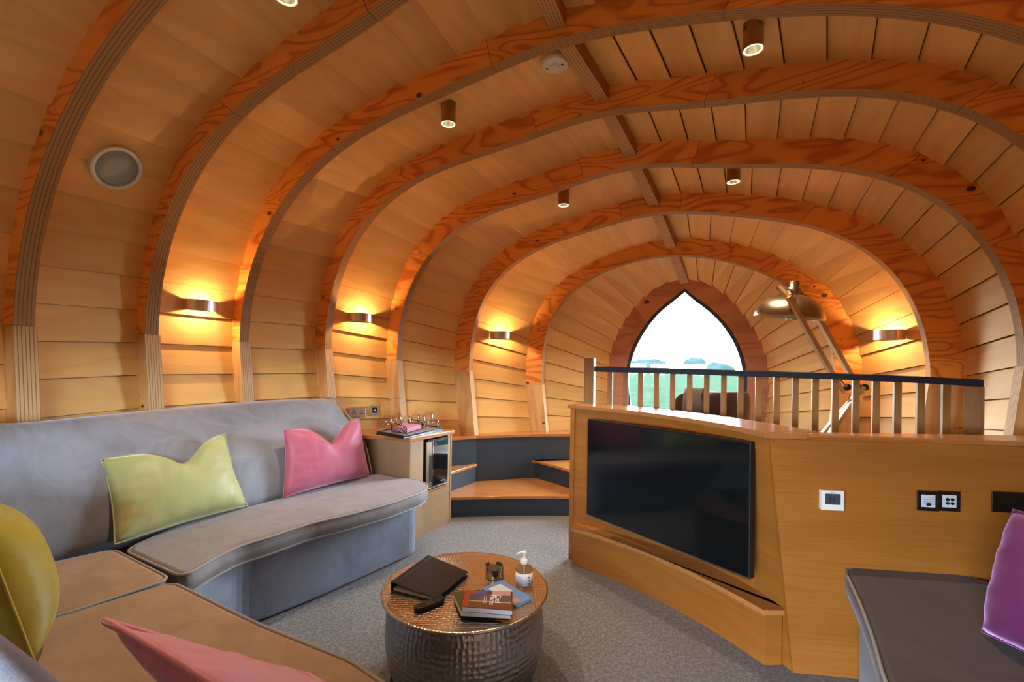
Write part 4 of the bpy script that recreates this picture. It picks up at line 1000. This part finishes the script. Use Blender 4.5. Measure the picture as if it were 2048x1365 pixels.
# ================================================================ cushions
def pillow(label, tl, tr, bl, br, th, mat, chop=(0, 0, .3), pull=.05, grp=None, pipe=.004, back=1.0, seed=0, wr=.004):
    TL, TR, BL, BR = (Vector(q) for q in (tl, tr, bl, br)); nx, ny = 33, 25
    c = (TL+TR+BL+BR)/4; nrm = ((TR-TL)+(BR-BL)).cross((TL-BL)+(TR-BR)).normalized()
    if nrm.dot(Vector((0, 0, EYE))-c) < 0: nrm = -nrm
    r_ = random.Random(seed)
    def pos(a, b):
        s, t = (a+1)/2, (b+1)/2; p = (BL*(1-s)+BR*s)*(1-t)+(TL*(1-s)+TR*s)*t
        ex, ey = (TR-TL+BR-BL)/2, (TL-BL+TR-BR)/2
        p = p-ex*.5*pull*a*(1-b*b)-ey*.5*pull*b*(1-a*a)
        a0, dep, wd = chop
        if dep: p = p-ey*dep*math.exp(-((a-a0)/wd)**2)*max(0, (b+1)/2)**3
        return p
    def hgt(a, b):
        h = max(0, 1-a**4)**.55*max(0, 1-b**4)**.55*(1-.18*(a*a+b*b))
        a0, dep, wd = chop
        if dep: h *= 1-.55*math.exp(-((a-a0)/(wd*.45))**2)*max(0, (b-.05)/.95)
        return h
    def wrk(a, b):
        e = max(abs(a), abs(b)); k = max(0, (e-.35)/.65)*(1-e**8)
        return wr*k*(math.sin(b*21+3*a+seed)*(abs(a) > abs(b))+math.sin(a*19+2*b+seed)*(abs(b) >= abs(a))*.5+math.sin(a*9-b*11+seed))
    v = []; idx = {}
    for sd in (1, -1):
        for i in range(nx):
            for j in range(ny):
                a, b = -1+2*i/(nx-1), -1+2*j/(ny-1)
                if sd == -1 and (i in (0, nx-1) or j in (0, ny-1)): idx[sd, i, j] = idx[1, i, j]; continue
                idx[sd, i, j] = len(v); v.append(pos(a, b)+nrm*(sd*th*(1 if sd == 1 else back)*hgt(a, b)+(wrk(a, b) if sd == 1 else 0)))
    f = []
    for sd in (1, -1):
        for i in range(nx-1):
            for j in range(ny-1): f.append(tuple(idx[sd, q] if False else idx[(sd,)+q] for q in ((i, j), (i+1, j), (i+1, j+1), (i, j+1))))
    e = mk('cushion', v, f, mat, None, smooth=True, loc=(BL+BR)/2)
    ed = [pos(-1+2*i/16, -1) for i in range(16)]+[pos(1, -1+2*i/12) for i in range(12)]+[pos(1-2*i/16, 1) for i in range(16)]+[pos(-1, 1-2*i/12) for i in range(12)]
    pm = MB().tube(ed, pipe, 6, True); mk('piping', pm.v, pm.f, mat, e, smooth=True, loc=None)
    bpy.data.objects[e.name].children
    tag(e, label, 'cushion', grp); return e
# vertex origin fix: piping must be relative to the cushion's origin (mk handles it through base_of)
g1 = Vector(G3(229, 1090, .485)); g2 = Vector(G3(495, 1012, .485))
pillow('pale green velvet cushion with a chopped top on the back sofa', P3(202, 920, g1.y+.11), P3(449, 868, g2.y+.02), g1, g2, .085, M['green'], (.16, .25, .36), seed=1)
g1 = Vector(G3(566, 996, .485)); g2 = Vector(G3(740, 952, .480))
pillow('dusty pink velvet cushion with a chopped top at the sofa end', P3(568, 861, g1.y+.09), P3(719, 837, g2.y-.02), g1, g2, .085, M['pink'], (.12, .32, .36), seed=2)
TLp = Vector(G3(209, 1243, .84)); 
pillow('dusty pink velvet cushion leaning on the near backrest', TLp, TLp+Vector((.42, -.235, 0)), Vector(G3(618, 1352, .53)), Vector(G3(618, 1352, .53))+Vector((.36, -.20, .0)), .016, M['salmon'], seed=3, pipe=.006, wr=.004, back=4.5, pull=.10)
pillow('olive mustard velvet cushion in the corner of the sofa', (-1.83, 1.52, .86), (-1.45, 1.25, .86), (-1.72, 1.54, .50), (-1.28, 1.23, .50), .12, M['mustard'], seed=4, pull=.02)
pillow('plum purple velvet cushion at the right end of the bench', (1.66, 1.50, .87), (1.72, 1.10, .87), (1.52, 1.46, .49), (1.58, 1.05, .49), .13, M['purple'], seed=5, pull=.03)

# ================================================================ drum table
TZ = .36; yF = G(931, 1104, TZ)[1]; yN = G(931, 1267, TZ)[1]; TYc = (yF+yN)/2; TRd = (yN-yF)/2; TRd = abs(TRd)
TX = (G(758, 1188, TZ)[0]/G(758, 1188, TZ)[1]+G(1105, 1188, TZ)[0]/G(1105, 1188, TZ)[1])/2*TYc
print('table', TX, TYc, TRd)
tb = empty('drum_table', (TX, TYc, 0), 'round hammered pewter drum coffee table on the carpet', 'table')
R_ = TRd
nseg = 72
prof = [(.80, 0), (.84, .01), (.905, .07), (.945, .14), (.955, .20), (.94, .27), (.905, .325), (.89, TZ-.016)]
ps = MB().lathe([(r*R_, h) for r, h in prof], (TX, TYc, 0), nseg, capb=True)
me = mk('drum_body', ps.v, ps.f, M['hamside'], tb, uvs=[(u_*2*math.pi*R_/.022, h/.022) for u_, h in ps.uv], smooth=True, fix=False)
# the seam column: give the last faces their own uv
ul = me.data.uv_layers[0]
for p in me.data.polygons:
    us = [ul.data[li].uv[0] for li in p.loop_indices]
    if max(us)-min(us) > 2*math.pi*R_/.022*.5:
        for li in p.loop_indices:
            if ul.data[li].uv[0] < 1: ul.data[li].uv[0] += 2*math.pi*R_/.022
tt = MB().lathe([(R_*.93, TZ-.014), (R_-.002, TZ-.012), (R_, TZ-.008), (R_, TZ-.003), (R_-.004, TZ), (R_*.97, TZ-.002)]+[(R_*q, TZ-.003) for q in (.9, .75, .6, .45, .3, .15, .004)], (TX, TYc, 0), nseg, capb=True, capt=True)
mk('table_top', tt.v, tt.f, M['hamtop'], tb, uvs=[((p[0]-TX)/.014, (p[1]-TYc)/.014) for p in tt.v], smooth=True, fix=True)
tz0 = TZ-.002

def slab(P, z0, z1, mat, name, parent, bevel=.001): return MB().prism(P, z0, z1).build(name, mat, parent, bevel=bevel)
# binder
bz = tz0+.034
bq = [G(856, 1111, bz), G(937, 1138, bz), G(873, 1190, bz), G(782, 1163, bz+.01)]
bn = empty('ring_binder', (*bq[2], tz0), 'closed black ring binder with white pages on the drum table', 'binder')
v = [(*bq[0], tz0+.036), (*bq[1], tz0+.020), (*bq[2], tz0+.020), (*bq[3], tz0+.042)]; v += [(p[0], p[1], p[2]-.003) for p in v]
mk('front_cover', v, [(0, 1, 2, 3), (7, 6, 5, 4), (0, 4, 5, 1), (1, 5, 6, 2), (2, 6, 7, 3), (3, 7, 4, 0)], M['black'], bn, bevel=.001)
slab(bq, tz0+.0005, tz0+.0035, M['black'], 'back_cover', bn)
sp0 = [Vector(p) for p in bq]; e1 = (sp0[1]-sp0[0]).normalized()*.003
MB().add([(*bq[0], tz0+.0035), (*bq[3], tz0+.0035), (*bq[3], tz0+.039), (*bq[0], tz0+.033), (*(sp0[0]+e1), tz0+.0035), (*(sp0[3]+e1), tz0+.0035), (*(sp0[3]+e1), tz0+.039), (*(sp0[0]+e1), tz0+.033)], [(0, 1, 2, 3), (7, 6, 5, 4), (0, 4, 5, 1), (1, 5, 6, 2), (2, 6, 7, 3), (3, 7, 4, 0)]).build('spine', M['black'], bn)
pg = [tuple(sp0[0].lerp(sp0[1], .04).lerp(sp0[3], .03)), tuple(sp0[1].lerp(sp0[0], .05).lerp(sp0[2], .03)), tuple(sp0[2].lerp(sp0[3], .05).lerp(sp0[1], .02)), tuple(sp0[3].lerp(sp0[2], .04).lerp(sp0[0], .02))]
slab(pg, tz0+.004, tz0+.015, M['paper'], 'pages', bn)
cr_ = [sp0[0].lerp(sp0[1], .13), sp0[3].lerp(sp0[2], .10)]
MB().tube([(*cr_[0], tz0+.0345), (*cr_[0].lerp(cr_[1], .5), tz0+.0365), (*cr_[1], tz0+.0405)], .0012, 5).build('cover_crease', M['wire'], bn)
# remote control
ra, rb = Vector(G3(835, 1217, tz0+.012)), Vector(G3(882, 1198, tz0+.012)); rdx = (rb-ra); rdx.z = 0; RLn = rdx.length; rdx.normalize(); rdy = Vector((-rdx.y, rdx.x, 0))
rc = empty('remote_control', (ra+rb)/2-Vector((0, 0, .012)), 'black remote control lying in front of the ring binder', 'remote')
prof = []
v = []; NR = 24
for z, s_ in ((tz0+.0005, .86), (tz0+.005, 1), (tz0+.013, 1), (tz0+.018, .84)):
    for k in range(NR):
        a = 2*math.pi*k/NR; ca, sa = math.cos(a), math.sin(a); sx = (abs(ca)**.45)*(1 if ca > 0 else -1); sy = (abs(sa)**.7)*(1 if sa > 0 else -1)
        p = (ra+rb)/2+rdx*sx*(RLn/2+.012)*(.95+.05*s_)+rdy*sy*.023*s_; v.append((p.x, p.y, z))
f = [(i*NR+k, i*NR+(k+1) % NR, (i+1)*NR+(k+1) % NR, (i+1)*NR+k) for i in range(3) for k in range(NR)]+[tuple(range(NR))[::-1], tuple(3*NR+k for k in range(NR))]
mk('handset', v, f, M['black'], rc, bevel=.001)
for i in range(6):
    for j in range(3):
        c = (ra+rb)/2+rdx*(i-2.5)*.022+rdy*(j-1)*.011; MB().lathe([(.0034, 0), (.0030, .0012)], (c.x, c.y, tz0+.018), 8, capt=True).build('button', M['lcd'], rc)
# coaster holder
cc = G3(988, 1152, tz0); ch = empty('coaster_holder', cc, 'shiny round steel coaster holder with cut-out sides', 'coaster holder')
Rr = .043; hh = .050; v = []; f = []; nn = 48
for k in range(nn):
    a = 2*math.pi*k/nn; dn = min(abs((a-math.radians(282)+math.pi) % (2*math.pi)-math.pi), abs((a-math.radians(102)+math.pi) % (2*math.pi)-math.pi)); z = .012 if dn < .30 else hh
    if .30 <= dn < .42: z = .03
    for r in (Rr, Rr-.002): v += [(cc[0]+math.cos(a)*r, cc[1]+math.sin(a)*r, tz0+.0005), (cc[0]+math.cos(a)*r, cc[1]+math.sin(a)*r, tz0+z)]
for k in range(nn):
    a, b = k*4, ((k+1) % nn)*4; f += [(a, b, b+1, a+1), (a+3, b+3, b+2, a+2), (a+1, b+1, b+3, a+3), (a+2, b+2, b, a)]
mk('holder_wall', v, f, M['chrome'], ch, smooth=False)
for q in range(5):
    co = MB().lathe([(.001, 0), (.037, 0), (.037, .006), (.034, .0068), (.001, .0068)], (cc[0], cc[1], tz0+.002+q*.0072), 28).build('coaster', plain('dark green coaster', (.035, .035, .02), .4) if q == 0 else M['coaster'], None, loc=(cc[0], cc[1], tz0+.002+q*.0072), smooth=False)
    if q == 0: M['coaster'] = co.data.materials[0]
    tag(co, 'dark round coaster stacked inside the steel holder', 'coaster', 'coasters in the steel holder')
# pump bottle
pc = Vector(G3(1048, 1172, tz0)); pb_ = empty('pump_bottle', pc, 'clear hand gel pump bottle with a white label on the drum table', 'bottle')
MB().lathe([(.001, .001), (.034, .001), (.037, .006), (.037, .072), (.030, .086), (.014, .094), (.013, .100)], pc, 28, capt=True).build('bottle_body', M['gel'], pb_, smooth=True)
v = []; f = []
lab0 = math.atan2(-pc.y, -pc.x)
for k in range(25):
    a = lab0-1.45+2.9*k/24
    for z in (.014, .066): v.append((pc.x+math.cos(a)*.0375, pc.y+math.sin(a)*.0375, pc.z+z))
for k in range(24): f.append((2*k, 2*k+2, 2*k+3, 2*k+1))
lbo = mk('bottle_label', v, f, M['paper'], pb_, smooth=True); sm_ = lbo.modifiers.new('s', 'SOLIDIFY'); sm_.thickness = .0004
for q in range(6):
    a = lab0-.25; z = .052-.006*q; wv = [(pc.x+math.cos(a+t)*.0381, pc.y+math.sin(a+t)*.0381, pc.z+z) for t in np.linspace(-.75, .0+.1*(q % 2), 6)]
    MB().tube(wv, .0006, 4).build('label_line', M['lcd'], pb_)
for t, z, s_ in ((.55, .050, .005), (.60, .036, .004), (.62, .022, .005)):
    a = lab0+t; MB().box((pc.x+math.cos(a)*.038, pc.y+math.sin(a)*.038, pc.z+z), Vector((-math.sin(a), math.cos(a), 0))*s_*.7, (0, 0, s_*.7), Vector((math.cos(a), math.sin(a), 0))*.0004).build('label_symbol', M['lcd'], pb_)
MB().lathe([(.0155, .098), (.0165, .100), (.0165, .116), (.012, .120), (.006, .121), (.0048, .140), (.0085, .141), (.0085, .149), (.006, .152)], pc, 20, capb=True, capt=True).build('pump_collar', M['white'], pb_, smooth=True)
MB().tube([pc+Vector((.004, 0, .148)), pc+Vector((-.014, -.004, .1485)), pc+Vector((-.028, -.008, .144)), pc+Vector((-.030, -.0085, .140))], [.006, .0045, .0035, .003], 8).build('nozzle', M['white'], pb_, smooth=True)
MB().lathe([(.0022, .004), (.0022, .098)], pc, 8, capb=True, capt=True).build('dip_tube', M['inlay'], pb_)
# books: magazine, lower book, top book
mgm = plain('magazine cover blue', (.10, .24, .62), .22)
mq = [G(1004, 1161, tz0+.008), G(1063, 1196, tz0+.008), G(1031, 1212, tz0+.008), G(962, 1178, tz0+.008)]
for q, lb in enumerate(('bottom thin magazine of the fanned pair beneath the book', 'blue-covered thin magazine fanned out beneath the book')):
    sh = [(p[0]+.004*(1-q), p[1]-.003*(1-q)) for p in mq]
    mg = empty('magazine', (*mq[2], tz0+.0005+q*.0045), lb, 'magazine')
    slab(inset(sh, .0015), tz0+.0006+q*.0045, tz0+.0040+q*.0045, M['paper'], 'pages', mg, 0)
    slab(sh, tz0+.0040+q*.0045, tz0+.0047+q*.0045, mgm, 'cover', mg, 0)
def lerp2(q, s, t): a = Vector(q[0]).lerp(Vector(q[1]), s); b = Vector(q[3]).lerp(Vector(q[2]), s); return tuple(a.lerp(b, t))
def patch(q, s0, s1, t0, t1, z, mat, name, parent): return slab([lerp2(q, s0, t0), lerp2(q, s1, t0), lerp2(q, s1, t1), lerp2(q, s0, t1)], z, z+.0003, mat, name, parent, 0)
zc_ = tz0+.0094
patch(mq, .12, .55, .25, .85, zc_, plain('pale print', (.55, .60, .75), .3), 'cover_picture', mg); patch(mq, .78, .95, .55, .9, zc_, plain('tan print', (.45, .25, .12), .3), 'cover_picture', mg)
lz = tz0+.034
lq = [G(906, 1185, lz), G(960, 1180, lz), G(1022, 1227, lz-.002), G(922, 1221, lz)]
lb_ = empty('paperback_book', (*lq[3], tz0+.001), 'lower dark olive covered book under the top book', 'book')
slab(inset(lq, .002), tz0+.0105, lz-.002, M['paper'], 'pages', lb_, 0); slab(lq, lz-.0018, lz, plain('olive print cover', (.07, .06, .02), .25), 'front_cover', lb_, 0); slab(lq, tz0+.0098, tz0+.0104, M['black'], 'back_cover', lb_, 0)
uz = tz0+.054
uq = [G(931, 1181, uz), G(1025, 1184, uz), G(1025, 1222, uz), G(923, 1214, uz)]
ub_ = empty('paperback_book', (*uq[3], lz+.0002), 'top book with a dusk landscape cover reading Cool Places', 'book')
slab(inset(uq, .002), lz+.0012, uz-.0015, M['paper'], 'pages', ub_, 0)
slab(uq, lz+.0003, lz+.0011, M['black'], 'back_cover', ub_, 0); slab(uq, uz-.0014, uz, plain('dusk sky cover', (.055, .055, .11), .22), 'front_cover', ub_, 0)
z = uz+.0001
patch(uq, 0, .12, 0, 1, z, plain('brick red print', (.28, .045, .02), .3), 'cover_band', ub_)
patch(uq, .12, .22, .0, .2, z, M['coverred'] if 'coverred' in M else plain('brick red print', (.28, .045, .02), .3), 'cover_band', ub_)
patch(uq, .22, .45, .03, .22, z, plain('blue print', (.05, .08, .30), .3), 'cover_picture', ub_)
patch(uq, .47, .56, .03, .20, z, plain('dark print', (.03, .03, .03), .3), 'cover_picture', ub_)
patch(uq, .57, .96, .0, .24, z, plain('mauve print', (.42, .25, .30), .3), 'cover_picture', ub_)
patch(uq, .12, .97, .66, .99, z, plain('brown moor print', (.11, .045, .025), .3), 'cover_picture', ub_)
patch(uq, .12, .97, .60, .66, z, plain('glow print', (.34, .22, .20), .3), 'cover_picture', ub_)
patch(uq, .97, 1, .0, 1, z, plain('brown spine print', (.08, .02, .012), .3), 'cover_band', ub_)
U1 = Vector((*uq[1], 0))-Vector((*uq[0], 0)); V1 = Vector((*uq[3], 0))-Vector((*uq[0], 0))
for body, s_, t_, sz in (('Cool', .70, .46, .031), ('Places', .59, .52, .031)):
    p = lerp2(uq, s_, t_); text('cover_lettering', body, (*p, uz+.0006), V1, U1, sz, M['paper'], ub_)
for i_, s_ in enumerate((.46, .42)):
    p = lerp2(uq, s_, .52); text('cover_small_print', 'Britain boutique' if False else 'stay & eat', (*p, uz+.0006), V1, U1, .009, M['paper'], ub_) if False else patch(uq, s_, s_+.008, .32, .75, uz+.0005, M['inlay'], 'cover_small_print', ub_)

# ================================================================ armchair in the loft
chx, chy = 1.72, 3.98
ac = empty('armchair', (chx, chy, .54), 'low brown leather armchair behind the railing, facing the window', 'armchair')
v = []; f = []; nn = 25
def acp(a, r, z): return (chx+math.sin(a)*r*1.0, chy-math.cos(a)*r*.8, z)
rings = []
for r, z in ((.22, .86), (.25, 1.02), (.27, 1.10), (.30, 1.135), (.335, 1.12), (.345, 1.05), (.335, .86), (.32, .66), (.22, .66)):
    ring = []
    for k in range(nn):
        a = -1.9+3.8*k/(nn-1); fall = max(0, abs(a)-1.0)*.24
        ring.append(acp(a, r, max(.66, z-fall*(1 if z > .9 else 0))))
    rings.append(ring)
m = nn; v = [p for r in rings for p in r]; L_ = len(rings)
f = [(i*m+k, i*m+k+1, ((i+1) % L_)*m+k+1, ((i+1) % L_)*m+k) for i in range(L_) for k in range(m-1)]+[tuple(i*m for i in range(L_)), tuple(i*m+m-1 for i in range(L_))[::-1]]
mk('backrest', v, f, M['leather'], ac, smooth=True)
MB().prism(densify(roundpoly([(chx-.25, chy-.2), (chx+.25, chy-.2), (chx+.26, chy+.32), (chx-.26, chy+.32)], .08)), .78, .92).build('seat', M['leather'], ac, bevel=.03, seg=3)
MB().prism(roundpoly([(chx-.22, chy-.17), (chx+.22, chy-.17), (chx+.24, chy+.30), (chx-.24, chy+.30)], .06), .66, .779).build('seat_frame', M['leather'], ac)
for sx, sy in ((-.2, -.15), (.2, -.15), (-.2, .27), (.2, .27)):
    MB().lathe([(.014, .54), (.020, .66)], (chx+sx, chy+sy, 0), 10, capb=True, capt=True).build('leg', M['batten'], ac)
# throw over the left of the chair back
v = []; f = []
tha = [-.95, -.8, -.62, -.45]
for i, a in enumerate(tha):
    for j, (r, z) in enumerate(((.235, .90), (.262, 1.05), (.29, 1.145), (.325, 1.150), (.352, 1.10), (.352, .80))):
        v.append(acp(a+.03*math.sin(j*2+i), r+.008*(i % 2), z+.004*(i % 2)))
for i in range(3):
    for j in range(5): f.append((i*6+j, (i+1)*6+j, (i+1)*6+j+1, i*6+j+1))
th_o = mk('throw', v, f, plain('grey brown throw', (.16, .12, .10), .9, sheen=.4), None, smooth=True, loc=acp(-.7, .32, 1.14), fix=False); th_o.modifiers.new('s', 'SOLIDIFY').thickness = .008
tag(th_o, 'dark throw draped over the left side of the leather armchair', 'blanket')

# ================================================================ giant anglepoise lamp
YL = 3.28
lam = empty('floor_lamp', (P3(1640, 900, YL)[0], YL, .54), 'tall wooden jointed floor lamp with a steel dome shade behind the railing', 'floor lamp')
def q_(px, py, dy=0): return Vector(P3(px, py, YL+dy))
knee = q_(1722, 776, .03); basej = q_(1632, 880, .02)
topj1 = q_(1577, 594, -.16); topj2 = q_(1614, 597, .02)
MB().tube([q_(1554, 577, -.13), q_(1561, 578, -.10), q_(1590, 581, .10), q_(1596, 582, .13)], .008, 8).build('top_axle', M['bronze'], lam)
MB().bar(q_(1557, 575, -.10), q_(1582, 600, -.15), .026, .034, (0, 1, 0)).build('top_link', M['lampwood'], lam, bevel=.002)
MB().bar(q_(1586, 578, .10), q_(1618, 601, .04), .026, .034, (0, 1, 0)).build('top_link', M['lampwood'], lam, bevel=.002)
MB().bar(topj1, q_(1684, 785, -.12), .030, .036, (0, 1, 0)).build('upper_arm', M['lampwood'], lam, bevel=.002)
MB().bar(topj2, q_(1722, 788, .06), .030, .036, (0, 1, 0)).build('upper_arm', M['lampwood'], lam, bevel=.002)
for dy in (-.05, .06): MB().bar(q_(1724, 776, dy), Vector((basej.x-.12, YL+dy, .62)), .026, .034, (0, 1, 0)).build('lower_arm', M['lampwood'], lam, bevel=.002)
MB().tube([q_(1690, 772, -.14), q_(1742, 778, .14)], .010, 8).build('knee_axle', M['bronze'], lam)
for px, dy in ((1694, -.12), (1716, -.03), (1730, .08)): MB().lathe([(.022, -.008), (.026, 0), (.022, .008)], q_(px, 775, dy), 14, (.5, 1, 0), capb=True, capt=True).build('knob', M['black'], lam)
MB().tube([q_(1700, 790, -.04), q_(1690, 830, -.02), q_(1650, 880, 0)], .005, 6).build('spring', M['chrome'], lam)
lbx = basej.x-.12
MB().lathe([(.20, .541), (.20, .556), (.19, .562), (.02, .570), (.02, .66)], (lbx, YL, 0), 32, capb=True, capt=True).build('base', M['bronze'], lam, smooth=False)
# shade
sc_ = q_(1577, 638, .10); ax = Vector((.10, .0, 1)).normalized(); Rs = .232
ax = Vector((.075, -.13, 1)).normalized()
rimc = sc_
sp2 = [(Rs*math.cos(a), Rs*.80*math.sin(a)) for a in np.linspace(0, 1.36, 14)]
MB().lathe([(r, h) for r, h in sp2]+[(.046, Rs*.80), (.046, Rs*.98), (.036, Rs*1.0), (.036, Rs*1.16), (.030, Rs*1.2)], rimc, 40, ax, capt=True).build('shade', M['bronze'], lam, smooth=True)
bpy.data.objects['shade'].modifiers.new('s', 'SOLIDIFY').thickness = .002
MB().lathe([(.03, .10), (.032, .02), (.02, -.01)], rimc, 16, ax, capb=True, capt=True).build('bulb', plain('frosted bulb', (.8, .78, .7), .4), lam, smooth=True)
MB().tube([q_(1600, 600, .0), q_(1608, 625, .03), q_(1612, 660, .05), q_(1628, 690, .05), q_(1650, 730, .03), q_(1700, 780, 0)], .0045, 6).build('cable', M['cord'], lam)
MB().bar(q_(1585, 598, -.09), q_(1606, 606, .10), .014, .014, (0, 0, 1)).build('tilt_bar', M['bronze'], lam)

# ================================================================ ceiling fittings
def aimed(o, d): o.rotation_euler = Vector(d).to_track_quat('-Z', 'Y').to_euler()
first = None
DL = [((1505, 46), 3, 'right of the smoke alarm and ridge batten'), ((898, 208), 3, 'left of the smoke alarm'), ((1466, 329), 5, 'farther one right of the ridge battens'), ((1126, 380), 5, 'farthest one left of the ridge battens'), ((540, -52), 1, 'cut by the top edge of the picture above the round speaker')]
for q, ((px, py), bay, l) in enumerate(DL):
    p, al, nr = shell_hit(bay, px, py) if q < 4 else (Vector(W(1, -.86, 2.98, .32)), None, None)
    p = Vector(p)-Vector((0, 0, .0)); 
    o = empty('downlight', p, 'brushed steel cylinder downlight '+l, 'downlight', 'ceiling downlights')
    r, h = .046, .135
    MB().lathe([(r-.004, -h+.012), (r, -h), (r, .06), (.001, .06)], p, 28).build('can', M['bronze'], o, smooth=False)
    MB().lathe([(r-.004, -h+.001), (r-.004, -h+.008), (r-.009, -h+.008), (r-.009, -h+.001)], p, 28).build('rim', M['lens'], o)
    MB().lathe([(r-.009, -h+.004), (r-.014, -h+.022), (.014, -h+.045)], p, 28).build('reflector', M['reflector'], o, smooth=True)
    MB().lathe([(.001, -h+.044), (.013, -h+.044), (.013, -h+.047), (.001, -h+.047)], p, 16).build('diode', M['led'], o)
    l_ = bpy.data.lights.new('downlight_beam', 'SPOT'); l_.energy = 26*LAMP_W; l_.color = (1, .80, .52); l_.spot_size = math.radians(75); l_.spot_blend = .6; l_.shadow_soft_size = .02
    lo = bpy.data.objects.new('downlight_beam', l_); COL.objects.link(lo); lo.parent = o; lo.location = (0, 0, -h+.025)
# smoke alarm
p, al, nr = shell_hit(3, 1112, 118)
sa = empty('smoke_alarm', p, 'round white smoke alarm beside the ridge batten', 'smoke alarm')
MB().lathe([(.07, .05), (.07, -.012), (.062, -.014)], p, 36, capt=True).build('mounting_base', M['smoke'], sa)
MB().lathe([(.064, -.014), (.080, -.018), (.082, -.034), (.074, -.046), (.03, -.050), (.03, -.052), (.001, -.052)], p, 36, capb=True).build('cover', M['smoke'], sa, smooth=False)
MB().lathe([(.026, -.0515), (.024, -.056), (.001, -.056)], p, 24).build('test_button', M['smoke'], sa)
for dx, dy in ((-.045, .02), (.04, -.02)): MB().box(p+Vector((dx, dy, -.050)), (.007, .004, 0), (-.002, .003, 0), (0, 0, .0022)).build('vent_slot', M['black'], sa)
# round speaker in the wall
p, al, nr = shell_hit(1, 226, 331)
sk = empty('ceiling_speaker', p, 'round white rimmed speaker set into the curved boards at left', 'speaker')
p1_ = p+nr*.026
MB().lathe([(.118, -.02), (.118, .006), (.114, .010), (.100, .010), (.098, .004), (.098, -.02)], p1_, 48, nr).build('rim', M['ring'], sk, smooth=False)
MB().lathe([(.098, -.005), (.098, .003), (.05, .006), (.001, .007)], p1_, 40, nr, capb=True).build('grille', M['fabricin'], sk, smooth=True)

# wall lights
WLs = [((397, 611), 2, 'nearest on the left wall'), ((720, 637), 4, 'middle of the three on the left wall'), ((1001, 672), 6, 'farthest on the left wall'), ((1780, 671), 6, 'on the right wall beyond the railing')]
for q, ((px, py), bay, l) in enumerate(WLs):
    p, al, nr = shell_hit(bay, px, py)
    nh_ = Vector((nr.x, nr.y, 0)).normalized(); al2 = Vector((al.x, al.y, 0)); al2 = (al2-nh_*al2.dot(nh_)).normalized(); up = Vector((0, 0, 1))
    wl_ = empty('wall_light', p, 'curved brushed steel up-and-down wall light, '+l, 'wall light', 'up-and-down wall lights')
    hw_, dep, hh_ = .105, .085, .036
    pts = []
    for k in range(19):
        a = math.pi*k/18; pts.append(p+al2*math.cos(a)*hw_+nh_*(.012+math.sin(a)**.8*dep))
    pts = [p+al2*hw_+nh_*-.01]+pts+[p-al2*hw_+nh_*-.01]
    v = []; 
    for s_ in (0, 1):
        for k, c_ in enumerate(pts):
            inn_ = (p+nh_*.02-c_); inn_.z = 0; c2_ = c_+inn_.normalized()*.003*s_
            v += [c2_-up*hh_, c2_+up*hh_]
    n = len(pts); f = []
    for k in range(n-1):
        a, b = 2*k, 2*k+2; f += [(a, b, b+1, a+1), (2*n+a+1, 2*n+b+1, 2*n+b, 2*n+a), (a+1, b+1, 2*n+b+1, 2*n+a+1), (a, 2*n+a, 2*n+b, b)]
    mk('band', v, f, M['steel'], wl_, smooth=False, fix=True)
    MB().box(p+nh_*.012, al2*.06, up*.028, nh_*.008).build('back_plate', M['steel'], wl_)
    MB().lathe([(.001, -.022), (.010, -.018), (.012, 0), (.010, .018), (.001, .022)], p+nh_*.05, 14, al2).build('bulb', M['glow'], wl_, smooth=True)
    l_ = bpy.data.lights.new('wall_light_glow', 'POINT'); l_.energy = 4.2*LAMP_W; l_.color = (1, .64, .32); l_.shadow_soft_size = .012
    lo = bpy.data.objects.new('wall_light_glow', l_); COL.objects.link(lo); lo.parent = wl_; lo.location = nh_*.064
bpy.context.view_layer.update()
